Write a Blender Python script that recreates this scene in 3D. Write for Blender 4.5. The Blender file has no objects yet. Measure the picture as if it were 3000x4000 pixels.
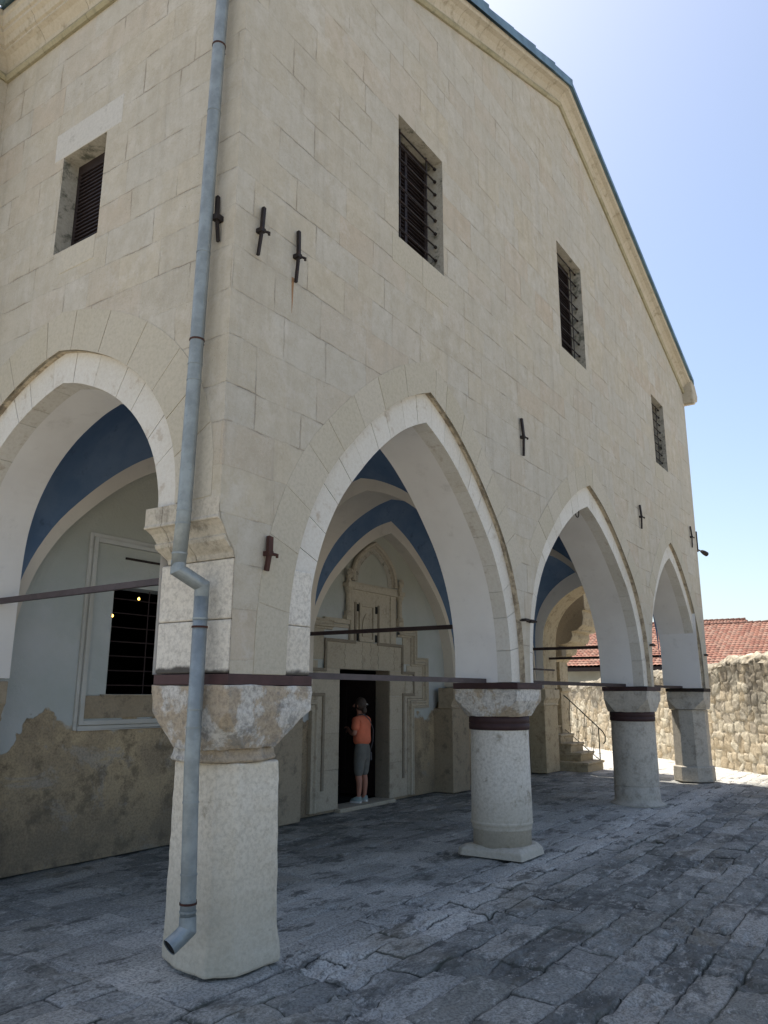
import bpy, bmesh, math, random
import numpy as np
from mathutils import Vector, Matrix
from mathutils.geometry import tessellate_polygon
S = bpy.context.scene
COL = S.collection
R = random.Random(7)

# ------------------------------------------------------------------ camera
yaw, pit, rol = math.radians(34.214), math.radians(13.19), math.radians(0.23)
Fw = Vector((math.cos(yaw)*math.cos(pit), math.sin(yaw)*math.cos(pit), math.sin(pit)))
Rt = Vector((math.sin(yaw), -math.cos(yaw), 0))
Up = Rt.cross(Fw)
c_, s_ = math.cos(rol), math.sin(rol)
Rt, Up = c_*Rt + s_*Up, -s_*Rt + c_*Up
cd = bpy.data.cameras.new('camera')
cd.sensor_fit = 'HORIZONTAL'; cd.sensor_width = 36; cd.lens = 36.17
cd.clip_start = .05; cd.clip_end = 3000
cam = bpy.data.objects.new('camera', cd); COL.objects.link(cam)
m = Matrix((Rt, Up, -Fw)).transposed().to_4x4()
m.translation = Vector((-3.841, -4.060, 1.9))
cam.matrix_world = m
S.camera = cam

# ------------------------------------------------------------------ light
SUN_DIR = Vector((.41, .91, 0)).normalized()
SUN_EL = math.radians(65)
sv = Vector((SUN_DIR.x*math.cos(SUN_EL), SUN_DIR.y*math.cos(SUN_EL), math.sin(SUN_EL)))
w = bpy.data.worlds.new('World'); S.world = w; w.use_nodes = True
nt = w.node_tree
sky = nt.nodes.new('ShaderNodeTexSky'); sky.sky_type = 'NISHITA'; sky.sun_disc = False
sky.sun_elevation = SUN_EL
sky.sun_rotation = math.atan2(sv.x, sv.y)
sky.air_density = 1.0; sky.dust_density = 2.1; sky.ozone_density = .35; sky.altitude = 50
bg = nt.nodes['Background']; bg.inputs['Strength'].default_value = .145
nt.links.new(sky.outputs[0], bg.inputs['Color'])
sd = bpy.data.lights.new('sun', 'SUN'); sd.energy = 4.9; sd.angle = math.radians(.5); sd.color = (1, .95, .86)
so = bpy.data.objects.new('sun', sd); COL.objects.link(so)
so.rotation_euler = (-sv).to_track_quat('-Z', 'Y').to_euler()
so.location = (10, 20, 30)
S.view_settings.view_transform = 'Standard'; S.view_settings.look = 'None'
S.view_settings.gamma = 1; S.view_settings.exposure = 0.58
S.render.engine = 'CYCLES'

# ------------------------------------------------------------------ node helpers
class NT:
    def __init__(s, name, rough=.9, spec=.2, metal=0):
        s.m = bpy.data.materials.new(name); s.m.use_nodes = True
        s.t = s.m.node_tree; s.b = s.t.nodes['Principled BSDF']
        s.b.inputs['Roughness'].default_value = rough
        s.b.inputs['Specular IOR Level'].default_value = spec
        s.b.inputs['Metallic'].default_value = metal
        s.co = s.t.nodes.new('ShaderNodeTexCoord').outputs['Object']
    def put(s, sock, v):
        if v is None: return
        if isinstance(v, bpy.types.NodeSocket): s.t.links.new(v, sock)
        elif isinstance(v, (tuple, list)): sock.default_value = tuple(v) + ((1,) if len(v) == 3 and sock.type == 'RGBA' else ())
        else: sock.default_value = v
    def math(s, op, a, b=0, c=0, clamp=False):
        n = s.t.nodes.new('ShaderNodeMath'); n.operation = op; n.use_clamp = clamp
        for i, v in enumerate((a, b, c)): s.put(n.inputs[i], v)
        return n.outputs[0]
    def noise(s, scale, detail=4, rough=.55, vec=None, dist=0, out='Fac'):
        n = s.t.nodes.new('ShaderNodeTexNoise'); n.inputs['Scale'].default_value = scale
        n.inputs['Detail'].default_value = detail; n.inputs['Roughness'].default_value = rough
        n.inputs['Distortion'].default_value = dist
        s.put(n.inputs['Vector'], vec or s.co); return n.outputs[out]
    def mapr(s, v, a, b, c=0, d=1, smooth=True):
        n = s.t.nodes.new('ShaderNodeMapRange'); n.interpolation_type = 'SMOOTHSTEP' if smooth else 'LINEAR'
        for i, x in enumerate((v, a, b, c, d)): s.put(n.inputs[i], x)
        return n.outputs[0]
    def mix(s, f, a, b, mode='MIX'):
        n = s.t.nodes.new('ShaderNodeMix'); n.data_type = 'RGBA'; n.blend_type = mode
        s.put(n.inputs[0], f); s.put(n.inputs[6], a); s.put(n.inputs[7], b); return n.outputs[2]
    def ramp(s, f, stops, const=False):
        n = s.t.nodes.new('ShaderNodeValToRGB'); e = n.color_ramp.elements
        if const: n.color_ramp.interpolation = 'CONSTANT'
        while len(e) < len(stops): e.new(.5)
        for i, (p, c) in enumerate(stops): e[i].position = p; e[i].color = tuple(c)+(1,)
        s.put(n.inputs[0], f); return n.outputs[0]
    def sep(s, v=None):
        n = s.t.nodes.new('ShaderNodeSeparateXYZ'); s.put(n.inputs[0], v or s.co); return n.outputs
    def comb(s, x, y, z):
        n = s.t.nodes.new('ShaderNodeCombineXYZ')
        for i, v in enumerate((x, y, z)): s.put(n.inputs[i], v)
        return n.outputs[0]
    def attr(s, name, out='Fac'):
        n = s.t.nodes.new('ShaderNodeAttribute'); n.attribute_name = name; return n.outputs[out]
    def vor1(s, wv, rnd, feat):
        n = s.t.nodes.new('ShaderNodeTexVoronoi'); n.voronoi_dimensions = '1D'; n.feature = feat
        n.inputs['Scale'].default_value = 1; n.inputs['Randomness'].default_value = rnd
        s.put(n.inputs['W'], wv); return n.outputs['Distance' if feat == 'DISTANCE_TO_EDGE' else 'Color']
    def bump(s, h, strength=.4, dist=.01):
        n = s.t.nodes.new('ShaderNodeBump'); n.inputs['Strength'].default_value = strength
        n.inputs['Distance'].default_value = dist; s.put(n.inputs['Height'], h)
        s.t.links.new(n.outputs[0], s.b.inputs['Normal'])
    def col(s, c): s.put(s.b.inputs['Base Color'], c); return s.m

def mk_ashlar(name, rowh=.36, colw=.66, vis=(.44, .68), jd=.42, warm=1.0):
    n = NT(name, .92, .15)
    X = n.sep()
    wn = n.noise(1.7, 2); wn2 = n.noise(9, 3)
    wob = n.math('ADD', n.math('MULTIPLY', n.math('SUBTRACT', wn, .5), .05), n.math('MULTIPLY', n.math('SUBTRACT', wn2, .5), .018))
    v = n.math('DIVIDE', n.math('ADD', X[2], wob), rowh)
    rr = n.sep(n.vor1(v, .55, 'F1')); dv = n.math('MULTIPLY', n.vor1(v, .55, 'DISTANCE_TO_EDGE'), rowh)
    u = n.math('ADD', n.math('ADD', X[0], X[1]), wob)
    u2 = n.math('ADD', n.math('MULTIPLY', n.math('DIVIDE', u, colw), n.math('ADD', .75, n.math('MULTIPLY', rr[0], .6))), n.math('MULTIPLY', rr[1], 57))
    cc = n.sep(n.vor1(u2, .9, 'F1')); du = n.math('MULTIPLY', n.vor1(u2, .9, 'DISTANCE_TO_EDGE'), colw)
    edge = n.math('MINIMUM', dv, du)
    joint = n.mapr(n.math('ADD', edge, n.math('MULTIPLY', n.math('SUBTRACT', n.noise(45, 4, .7), .5), .022)), .0005, .0085, 1, 0)
    halo = n.mapr(edge, .0, .03, 1, 0)
    jv = n.mapr(n.noise(2.1, 4, .6), vis[0], vis[1])
    joint = n.math('MULTIPLY', joint, n.math('ADD', .13, n.math('MULTIPLY', jv, .87)))
    rnd = n.math('FRACT', n.math('ADD', n.math('MULTIPLY', cc[0], 3.7), n.math('MULTIPLY', rr[2], 5.3)))
    base = n.ramp(rnd, [(0, (.485, .45, .38)), (.25, (.51, .465, .385)), (.45, (.53, .47, .365)), (.58, (.495, .47, .415)), (.78, (.545, .515, .455)), (.93, (.50, .405, .31)), (1, (.50, .45, .37))])
    base = n.mix(.34, base, (.515, .46, .355))
    # grain and clouding inside every block
    gr = n.noise(5.5, 8, .72); base = n.mix(n.mapr(gr, .32, .62, .5, 0), base, (.36, .305, .22))
    base = n.mix(n.mapr(n.noise(2.6, 8, .74), .50, .66, 0, .5), base, (.61, .58, .52))
    big = n.noise(.55, 5, .6)
    base = n.mix(n.mapr(big, .35, .7, 0, .45), base, (.44, .42, .365))
    pit_ = n.noise(38, 6, .7)
    rough_blk = n.mapr(cc[1], .78, .82)
    base = n.mix(n.mapr(pit_, .28, .72, .22, 0), base, (.30, .25, .19))
    fl = n.noise(70, 3, .7)
    base = n.mix(n.math('MULTIPLY', n.mapr(fl, .60, .70), n.math('ADD', .12, n.math('MULTIPLY', rough_blk, .35))), base, (.62, .59, .54))
    # water streaks run down the face
    st = n.noise(1, 5, .6, vec=n.comb(n.math('MULTIPLY', u, 6), 0, n.math('MULTIPLY', X[2], .5)))
    base = n.mix(n.mapr(st, .48, .72, 0, .34), base, (.33, .30, .25))
    base = n.mix(n.math('MULTIPLY', halo, n.math('MULTIPLY', jv, .22)), base, (.33, .26, .19))
    base = n.mix(n.math('MULTIPLY', joint, jd), base, (.10, .085, .065))
    dk = n.noise(3.3, 8, .78)
    base = n.mix(n.mapr(dk, .64, .72, 0, .55), base, (.20, .175, .14))
    sp = n.noise(95, 2, .5); base = n.mix(n.math('MULTIPLY', n.mapr(sp, .66, .72), n.mapr(n.noise(1.9, 3), .45, .6, .15, .8)), base, (.14, .12, .09))
    h = n.math('SUBTRACT', n.math('ADD', n.math('MULTIPLY', pit_, n.math('ADD', .25, n.math('MULTIPLY', rough_blk, .8))), n.math('MULTIPLY', cc[2], .35)), n.math('MULTIPLY', joint, 1.4))
    n.bump(n.math('ADD', h, n.math('MULTIPLY', gr, 1.2)), .6, .012)
    return n.col(base)

def mk_stone(name, a, b, dirt=(.20, .18, .15), dth=(.58, .74), dmix=.7, pits=.25, tint=.5, bump=.5, scale=1.0, low=None):
    """dressed stone: tint attribute per block, patchy stains, fine pits"""
    n = NT(name, .9, .18)
    t = n.attr('tint')
    base = n.mix(n.math('MULTIPLY', t, tint*2, clamp=True), a, b)
    n1 = n.noise(2.2*scale, 6, .62, dist=.3); n2 = n.noise(30*scale, 6, .7); n3 = n.noise(6*scale, 7, .7)
    base = n.mix(n.mapr(n1, .35, .65, 0, .4), base, b)
    base = n.mix(n.mapr(n3, dth[0], dth[1], 0, dmix), base, dirt)
    base = n.mix(n.mapr(n2, .3, .62, pits, 0), base, dirt)
    if low:
        z = n.sep()[2]
        base = n.mix(n.mapr(n.math('ADD', z, n.math('MULTIPLY', n1, -low[0])), low[1], low[2], low[3], 0), base, low[4])
    n.bump(n.math('ADD', n.math('MULTIPLY', n2, .5), n.math('MULTIPLY', n3, .9)), bump, .012)
    return n.col(base)

M = {}
M['ashlar'] = mk_ashlar('ashlar_limestone')
M['voussoir'] = mk_stone('voussoir_stone', (.455, .41, .315), (.50, .455, .37), dth=(.60, .78), dmix=.45, pits=.25, bump=.35)
M['ring'] = mk_stone('arch_ring_stone', (.58, .55, .485), (.66, .635, .58), dirt=(.33, .25, .17), dth=(.56, .72), dmix=.55, pits=.2, bump=.45)
M['pier'] = mk_stone('pier_stone', (.64, .575, .465), (.69, .65, .575), dirt=(.22, .19, .16), dth=(.60, .72), dmix=.6, pits=.45, bump=.8, low=(.14, 1.985, 2.015, .92, (.05, .045, .04)))
M['cornice'] = mk_stone('cornice_stone', (.44, .385, .295), (.49, .44, .355), dirt=(.19, .16, .10), dth=(.52, .72), dmix=.6, pits=.2, bump=.4)
M['roll'] = mk_stone('cornice_roll_stone', (.30, .27, .17), (.38, .34, .24), dirt=(.15, .14, .09), dth=(.5, .7), dmix=.6)
M['ledge'] = mk_stone('impost_stone', (.50, .445, .35), (.57, .52, .435), dirt=(.20, .175, .14), dth=(.50, .66), dmix=.65, pits=.4)
M['column'] = mk_stone('column_stone', (.62, .57, .48), (.70, .665, .60), dirt=(.24, .20, .14), dth=(.55, .70), dmix=.7, pits=.4, bump=.5, low=(.5, .0, .75, .55, (.40, .35, .26)))
M['shaft'] = mk_stone('limewashed_pier', (.70, .625, .50), (.77, .72, .62), dirt=(.30, .25, .18), dth=(.60, .72), dmix=.65, pits=.45, bump=.7, tint=.0, low=(.6, -.1, .75, .55, (.50, .44, .33)))
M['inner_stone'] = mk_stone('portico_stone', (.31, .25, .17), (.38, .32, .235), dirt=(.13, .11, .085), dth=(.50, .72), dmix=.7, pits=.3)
M['portal'] = mk_stone('portal_stone', (.42, .37, .285), (.49, .44, .35), dirt=(.15, .12, .09), dth=(.52, .75), dmix=.6, pits=.25)
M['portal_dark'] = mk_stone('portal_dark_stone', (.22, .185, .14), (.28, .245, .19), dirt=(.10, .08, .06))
M['warm'] = mk_stone('sunlit_stone', (.44, .36, .23), (.50, .43, .31), dirt=(.17, .13, .08), dth=(.48, .70), dmix=.7, pits=.3)
M['mosspier'] = mk_stone('outer_capital_stone', (.48, .43, .35), (.56, .52, .45), dirt=(.20, .17, .14), dth=(.45, .70), dmix=.6, pits=.3)

def mk_capital():
    n = NT('weathered_capital', .92, .15)
    n1 = n.noise(1.9, 7, .62, dist=.15); n2 = n.noise(2.4, 9, .78, vec=n.comb(n.math('ADD', n.sep()[0], 5.3), n.sep()[1], n.sep()[2]))
    f = n.noise(26, 8, .78)
    b = n.mix(n.mapr(n1, .47, .52), (.68, .645, .58), (.50, .41, .30))
    b = n.mix(n.mapr(n2, .52, .60, 0, .75), b, (.27, .265, .245))
    b = n.mix(n.mapr(f, .34, .60, .6, 0), b, (.20, .17, .14))
    n.bump(n.math('ADD', n.math('MULTIPLY', f, .9), n.math('MULTIPLY', n1, 1.2)), .9, .02)
    return n.col(b)
M['capital'] = mk_capital()
M['stainedge'] = mk_stone('stained_edge_stone', (.48, .39, .27), (.54, .47, .36), dirt=(.14, .11, .08), dth=(.45, .62), dmix=.7)

def mk_plaster(name, a, b, stain=(.3, .28, .24), k=.25):
    n = NT(name, .9, .15)
    c = n.mix(n.mapr(n.noise(1.1, 5, .6), .35, .68), a, b)
    c = n.mix(n.mapr(n.noise(4.5, 7, .68), .56, .76, 0, k), c, stain)
    n.bump(n.noise(14, 6, .6), .25, .01)
    return n.col(c)
M['plaster'] = mk_plaster('soffit_plaster', (.74, .72, .69), (.68, .655, .625))
M['band'] = mk_plaster('vault_arch_plaster', (.66, .61, .53), (.60, .55, .48))
M['blue'] = mk_plaster('blue_vault_plaster', (.095, .155, .26), (.15, .215, .32), (.06, .09, .15), .9)
def mk_inner():
    n = NT('portico_wall_plaster', .92, .12)
    X = n.sep()
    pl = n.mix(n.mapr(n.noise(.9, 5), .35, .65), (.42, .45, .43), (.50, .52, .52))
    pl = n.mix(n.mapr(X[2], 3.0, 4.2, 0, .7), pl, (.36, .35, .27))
    st = n.mix(n.mapr(n.noise(1.6, 7, .7), .38, .62), (.50, .395, .25), (.33, .265, .18))
    ns = n.noise(1.1, 8, .75, dist=.9)
    st = n.mix(n.mapr(ns, .54, .60, 0, .75), st, (.40, .36, .30))
    st = n.mix(n.mapr(n.noise(3.0, 8, .72), .50, .66, 0, .7), st, (.13, .105, .075))
    st = n.mix(n.mapr(X[2], .15, 1.2, .5, 0), st, (.15, .125, .095))
    g = n.noise(40, 4, .7); st = n.mix(n.mapr(g, .35, .6, .35, 0), st, (.08, .065, .05))
    lvl = n.math('ADD', X[2], n.math('MULTIPLY', n.math('SUBTRACT', n.noise(1.35, 4, .55), .5), -2.6))
    msk = n.mapr(lvl, 1.60, n.mapr(n.noise(.7, 2), .4, .6, 1.64, 1.86), 0, 1)
    c = n.mix(msk, st, pl)
    n.bump(n.math('ADD', n.math('MULTIPLY', msk, .8), n.math('MULTIPLY', n.noise(9, 8, .72), 1.2)), .7, .02)
    return n.col(c)
M['inner'] = mk_inner()
M['frameplaster'] = mk_plaster('window_frame_plaster', (.50, .50, .47), (.42, .41, .37), (.24, .21, .16), .5)

def mk_simple(name, c, rough=.6, metal=0, spec=.3, var=.25, scale=8, bump=.15, c2=None, k2=0):
    n = NT(name, rough, spec, metal)
    d = tuple(x*(1-var) for x in c)
    cc = n.mix(n.mapr(n.noise(scale, 5, .6), .35, .65), c, d)
    if c2: cc = n.mix(n.mapr(n.noise(scale*2.3, 6, .7), .55, .68, 0, k2), cc, c2)
    n.bump(n.noise(scale*4, 4), bump, .004)
    return n.col(cc)
M['iron'] = mk_simple('wrought_iron', (.035, .028, .026), .7, .3, c2=(.10, .04, .025), k2=.5)
M['rust'] = mk_simple('rusty_iron', (.075, .035, .028), .8, .2, c2=(.14, .06, .03), k2=.6)
M['redband'] = mk_simple('dark_red_painted_iron', (.070, .034, .033), .6, 0, c2=(.05, .025, .025), k2=.5)
M['darkband'] = mk_simple('dark_brown_band_iron', (.052, .026, .025), .65, 0, c2=(.03, .02, .02), k2=.6)
M['tie'] = mk_simple('painted_tie_iron', (.075, .058, .060), .55, 0, c2=(.05, .03, .03), k2=.4)
M['blacktie'] = mk_simple('dark_tie_iron', (.035, .02, .02), .6, 0)
M['zinc'] = mk_simple('galvanised_pipe', (.30, .33, .33), .50, .35, var=.25, scale=7, c2=(.20, .23, .24), k2=.6, bump=.4)
M['lead'] = mk_simple('roof_sheet_metal', (.16, .25, .30), .5, .35, var=.3, scale=3)
M['shutter'] = mk_simple('brown_shutter_wood', (.026, .017, .016), .6, 0, scale=14)
M['dark'] = mk_simple('dark_interior', (.012, .012, .012), .9)
M['glass'] = mk_simple('dark_glass', (.012, .014, .017), .25)
M['moss'] = mk_stone('damp_reveal_stone', (.36, .33, .265), (.44, .41, .35), dirt=(.06, .065, .045), dth=(.50, .66), dmix=.8)
M['rail'] = mk_simple('green_railing_paint', (.09, .10, .075), .5, .2)
M['bulb'] = bpy.data.materials.new('lamp_glow'); M['bulb'].use_nodes = True
_b = M['bulb'].node_tree.nodes['Principled BSDF']; _b.inputs['Emission Color'].default_value = (1, .62, .12, 1); _b.inputs['Emission Strength'].default_value = 5
M['housewall'] = mk_plaster('house_render', (.30, .30, .26), (.25, .245, .21))
M['lintel'] = mk_stone('pale_lintel_stone', (.50, .475, .425), (.545, .52, .47), pits=.2)
M['rustrun'] = mk_simple('rust_run', (.36, .21, .11), .9)

def mk_paving():
    n = NT('worn_paving', .78, .3)
    t = n.attr('tint'); e = n.attr('edge'); w_ = n.attr('pale')
    base = n.ramp(t, [(0, (.155, .16, .15)), (.3, (.225, .23, .213)), (.6, (.30, .303, .28)), (.85, (.25, .24, .205)), (1, (.38, .375, .34))])
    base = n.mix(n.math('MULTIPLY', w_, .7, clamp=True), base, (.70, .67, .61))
    X = n.sep(); st = n.comb(n.math('MULTIPLY', X[0], .55), X[1], X[2])
    n1 = n.noise(2.6, 9, .76, vec=st, dist=.2); n2 = n.noise(9, 9, .78, vec=st); n3 = n.noise(48, 5, .75)
    base = n.mix(n.mapr(n1, n.math('ADD', .485, n.math('MULTIPLY', w_, .05)), .60, 0, .8), base, (.085, .085, .078))
    base = n.mix(n.mapr(n2, .52, .61, 0, .7), base, (.52, .51, .47))
    base = n.mix(n.mapr(n3, .38, .58, .6, 0), base, (.07, .068, .06))
    base = n.mix(n.mapr(n.noise(.8, 4), .56, .70, 0, .3), base, (.30, .25, .17))
    grn = n.math('MULTIPLY', n.mapr(n.noise(.9, 3), .50, .60), n.mapr(e, .3, .95, .9, .08))
    base = n.mix(n.math('MULTIPLY', grn, .6), base, (.06, .07, .04))
    base = n.mix(n.mapr(e, .05, .7, .95, 0), base, (.02, .02, .017))
    n.bump(n.math('ADD', n.math('MULTIPLY', n2, 1.3), n.math('ADD', n1, n.math('MULTIPLY', n3, .35))), .9, .022)
    return n.col(base)
M['paving'] = mk_paving()
def mk_rubble():
    n = NT('rubble_stone', .92, .15)
    t = n.attr('tint'); e = n.attr('edge'); p = n.attr('pale')
    base = n.ramp(t, [(0, (.50, .41, .28)), (.35, (.60, .51, .37)), (.7, (.66, .60, .47)), (1, (.46, .40, .31))])
    n1 = n.noise(1.3, 6, .65); n2 = n.noise(9, 6, .7); n3 = n.noise(30, 5, .7)
    base = n.mix(n.mapr(n2, .45, .7, 0, .45), base, (.30, .25, .18))
    base = n.mix(n.mapr(n.math('ADD', n1, n.math('MULTIPLY', p, .24)), .56, .72, 0, .75), base, (.20, .18, .145))
    base = n.mix(n.mapr(e, 0, .5, .8, 0), base, (.27, .235, .18))
    n.bump(n.math('ADD', n2, n.math('MULTIPLY', n3, .5)), .9, .02)
    return n.col(base)
M['rubble'] = mk_rubble()
def mk_tile():
    n = NT('clay_roof_tile', .85, .2)
    t = n.attr('tint'); e = n.attr('edge')
    base = n.ramp(t, [(0, (.30, .135, .095)), (.4, (.40, .19, .13)), (.75, (.42, .25, .18)), (1, (.24, .12, .085))])
    base = n.mix(n.mapr(n.noise(6, 5, .7), .5, .7, 0, .35), base, (.30, .20, .15))
    base = n.mix(n.mapr(e, 0, .5, .75, 0), base, (.09, .05, .04))
    return n.col(base)
M['tile'] = mk_tile()
# ------------------------------------------------------------------ mesh helpers
def tag(o, label=None, cat=None, group=None, kind=None):
    if label: o['label'] = label
    if cat: o['category'] = cat
    if group: o['group'] = group
    if kind: o['kind'] = kind
    return o
def thing(name, loc, label, cat, group=None):
    o = bpy.data.objects.new(name, None); COL.objects.link(o); o.location = loc
    o.empty_display_size = .1
    return tag(o, label, cat, group)
def adopt(o, p):
    o.parent = p
    o.matrix_parent_inverse = world(p).inverted()
def world(p):
    mt = Matrix.LocRotScale(p.location, p.rotation_euler, p.scale)
    if p.parent: return world(p.parent) @ p.matrix_parent_inverse @ mt
    return mt
class MB:
    def __init__(s): s.v = []; s.f = []; s.t = []; s.m = []
    def add(s, vs, fs, tint=None, mi=0):
        o = len(s.v); s.v += [tuple(p) for p in vs]
        tint = R.random() if tint is None else tint
        for f in fs: s.f.append(tuple(i+o for i in f)); s.t.append(tint); s.m.append(mi)
        return s
    def box(s, a, b, tint=None, mi=0, j=0):
        x0, y0, z0 = a; x1, y1, z1 = b
        vs = [(x0,y0,z0),(x1,y0,z0),(x1,y1,z0),(x0,y1,z0),(x0,y0,z1),(x1,y0,z1),(x1,y1,z1),(x0,y1,z1)]
        if j: vs = [tuple(q + R.uniform(-j, j) for q in p) for p in vs]
        return s.add(vs, [(0,3,2,1),(4,5,6,7),(0,1,5,4),(1,2,6,5),(2,3,7,6),(3,0,4,7)], tint, mi)
    def prism(s, poly, f0, f1, tint=None, mi=0, caps=True):
        """poly: 2D loop, f0/f1: map 2D->3D for each end"""
        n = len(poly); vs = [f0(*p) for p in poly] + [f1(*p) for p in poly]
        fs = [(i, (i+1) % n, n+(i+1) % n, n+i) for i in range(n)]
        s.add(vs, fs, tint, mi)
        if caps:
            tr = tessellate_polygon([[Vector((p[0], p[1], 0)) for p in poly]])
            s.add([f0(*p) for p in poly], tr, tint if tint is not None else s.t[-1], mi)
            s.add([f1(*p) for p in poly], tr, tint if tint is not None else s.t[-1], mi)
        return s
    def sheet(s, outline, holes, f, tint=.5, mi=0):
        loops = [[Vector((p[0], p[1], 0)) for p in L] for L in [outline]+holes]
        flat = [p for L in [outline]+holes for p in L]
        return s.add([f(*p) for p in flat], tessellate_polygon(loops), tint, mi)
    def strip(s, A, B, tint=.5, mi=0, closed=False):
        n = len(A); vs = list(A)+list(B)
        return s.add(vs, [(i, (i+1) % n, n+(i+1) % n, n+i) for i in range(n if closed else n-1)], tint, mi)
    def tube(s, pts, r, seg=10, tint=.5, mi=0, caps=True, flat=None):
        pts = [Vector(p) for p in pts]; rs = r if isinstance(r, (list, tuple)) else [r]*len(pts)
        rings = []; ref = None
        for i, p in enumerate(pts):
            a = (pts[i]-pts[i-1]).normalized() if i else None
            b = (pts[i+1]-pts[i]).normalized() if i < len(pts)-1 else None
            d = (a+b).normalized() if a and b else (a or b)
            if ref is None: ref = d.orthogonal().normalized()
            n1 = (ref - d*ref.dot(d)).normalized(); ref = n1; n2 = d.cross(n1)
            k = 1/max(.5, (d.dot(a) if a and b else 1))
            ring = []
            for q in range(seg):
                an = 2*math.pi*q/seg
                off = n1*math.cos(an)+n2*math.sin(an)
                ring.append(p + off*rs[i]*(k if a and b else 1))
            rings.append(ring)
        vs = [v for g in rings for v in g]; fs = []
        for i in range(len(pts)-1):
            for q in range(seg):
                fs.append((i*seg+q, i*seg+(q+1) % seg, (i+1)*seg+(q+1) % seg, (i+1)*seg+q))
        if caps: fs += [tuple(range(seg))[::-1], tuple((len(pts)-1)*seg+q for q in range(seg))]
        return s.add(vs, fs, tint, mi)
    def bar(s, a, b, w_, h_, tint=.5, mi=0):
        a, b = Vector(a), Vector(b); d = (b-a).normalized()
        up = Vector((0, 0, 1)) if abs(d.z) < .9 else Vector((0, 1, 0))
        n1 = d.cross(up).normalized(); n2 = n1.cross(d)
        vs = [p + n1*sx*w_/2 + n2*sy*h_/2 for p in (a, b) for sx, sy in ((-1,-1),(1,-1),(1,1),(-1,1))]
        return s.add(vs, [(0,1,2,3),(7,6,5,4),(0,4,5,1),(1,5,6,2),(2,6,7,3),(3,7,4,0)], tint, mi)
    def lathe(s, prof, cx, cy, seg=40, tint=.5, mi=0, sx=1, sy=1, caps=True):
        vs = []; n = len(prof)
        for r, z in prof:
            for q in range(seg):
                a = 2*math.pi*q/seg; vs.append((cx+r*math.cos(a)*sx, cy+r*math.sin(a)*sy, z))
        fs = [(i*seg+q, i*seg+(q+1) % seg, (i+1)*seg+(q+1) % seg, (i+1)*seg+q) for i in range(n-1) for q in range(seg)]
        if caps: fs += [tuple(range(seg))[::-1], tuple((n-1)*seg+q for q in range(seg))]
        return s.add(vs, fs, tint, mi)
    def build(s, name, mats, parent=None, smooth=False, bevel=0, label=None, disp=None, sub=0):
        me = bpy.data.meshes.new(name); me.from_pydata(s.v, [], s.f); me.update()
        mats = mats if isinstance(mats, list) else [mats]
        for q in mats: me.materials.append(M[q] if isinstance(q, str) else q)
        a = me.attributes.new('tint', 'FLOAT', 'FACE'); a.data.foreach_set('value', s.t)
        me.polygons.foreach_set('material_index', s.m)
        if smooth: me.polygons.foreach_set('use_smooth', [True]*len(s.f))
        o = bpy.data.objects.new(name, me); COL.objects.link(o)
        bm = bmesh.new(); bm.from_mesh(me)
        if smooth or bevel or sub or disp: bmesh.ops.remove_doubles(bm, verts=bm.verts, dist=1e-5)
        bmesh.ops.recalc_face_normals(bm, faces=bm.faces); bm.to_mesh(me); bm.free()
        if parent: adopt(o, parent)
        if bevel:
            md = o.modifiers.new('bevel', 'BEVEL'); md.width = bevel; md.segments = 2; md.limit_method = 'ANGLE'; md.angle_limit = math.radians(30)
        if sub:
            md = o.modifiers.new('sub', 'SUBSURF'); md.subdivision_type = 'SIMPLE'; md.levels = md.render_levels = sub
        if disp:
            tx = bpy.data.textures.new(name, 'CLOUDS'); tx.noise_scale = disp[1]; tx.noise_depth = 3
            md = o.modifiers.new('wear', 'DISPLACE'); md.texture = tx; md.strength = disp[0]; md.texture_coords = 'GLOBAL'; md.mid_level = .5
        if label: o['label'] = label
        return o

def smooth_tab(tab, k=4):
    P = [tab[0]] + tab + [(-tab[-2][0], tab[-2][1])]; out = []
    for i in range(1, len(P)-2):
        p0, p1, p2, p3 = (np.array(P[i+q], float) for q in (-1, 0, 1, 2))
        if i == len(P)-3: p3 = p2 + (p2-p1)      # keep the point sharp
        for q in range(k):
            t = q/k
            out.append(tuple(.5*((2*p1)+(-p0+p2)*t+(2*p0-5*p1+4*p2-p3)*t*t+(-p0+3*p1-3*p2+p3)*t**3)))
    out.append(tab[-1]); return out
PA = smooth_tab([(1,0),(.995,.12),(.975,.24),(.935,.35),(.87,.46),(.76,.585),(.6,.71),(.44,.815),(.27,.905),(.13,.96),(0,1)])
PS = smooth_tab([(1,0),(1,.15),(1,.3),(.99,.47),(.95,.59),(.86,.70),(.70,.81),(.47,.905),(.2,.972),(0,1)])
def arch(xl, xr, ax, za, z0=2.03, prof=PA):
    L = [(ax-(ax-xl)*t, z0+(za-z0)*s) for t, s in prof]
    return L + [(ax+(xr-ax)*t, z0+(za-z0)*s) for t, s in prof[::-1][1:]]
FX = lambda y: (lambda a, b: (a, y, b))
FY = lambda x: (lambda a, b: (x, a, b))
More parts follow.
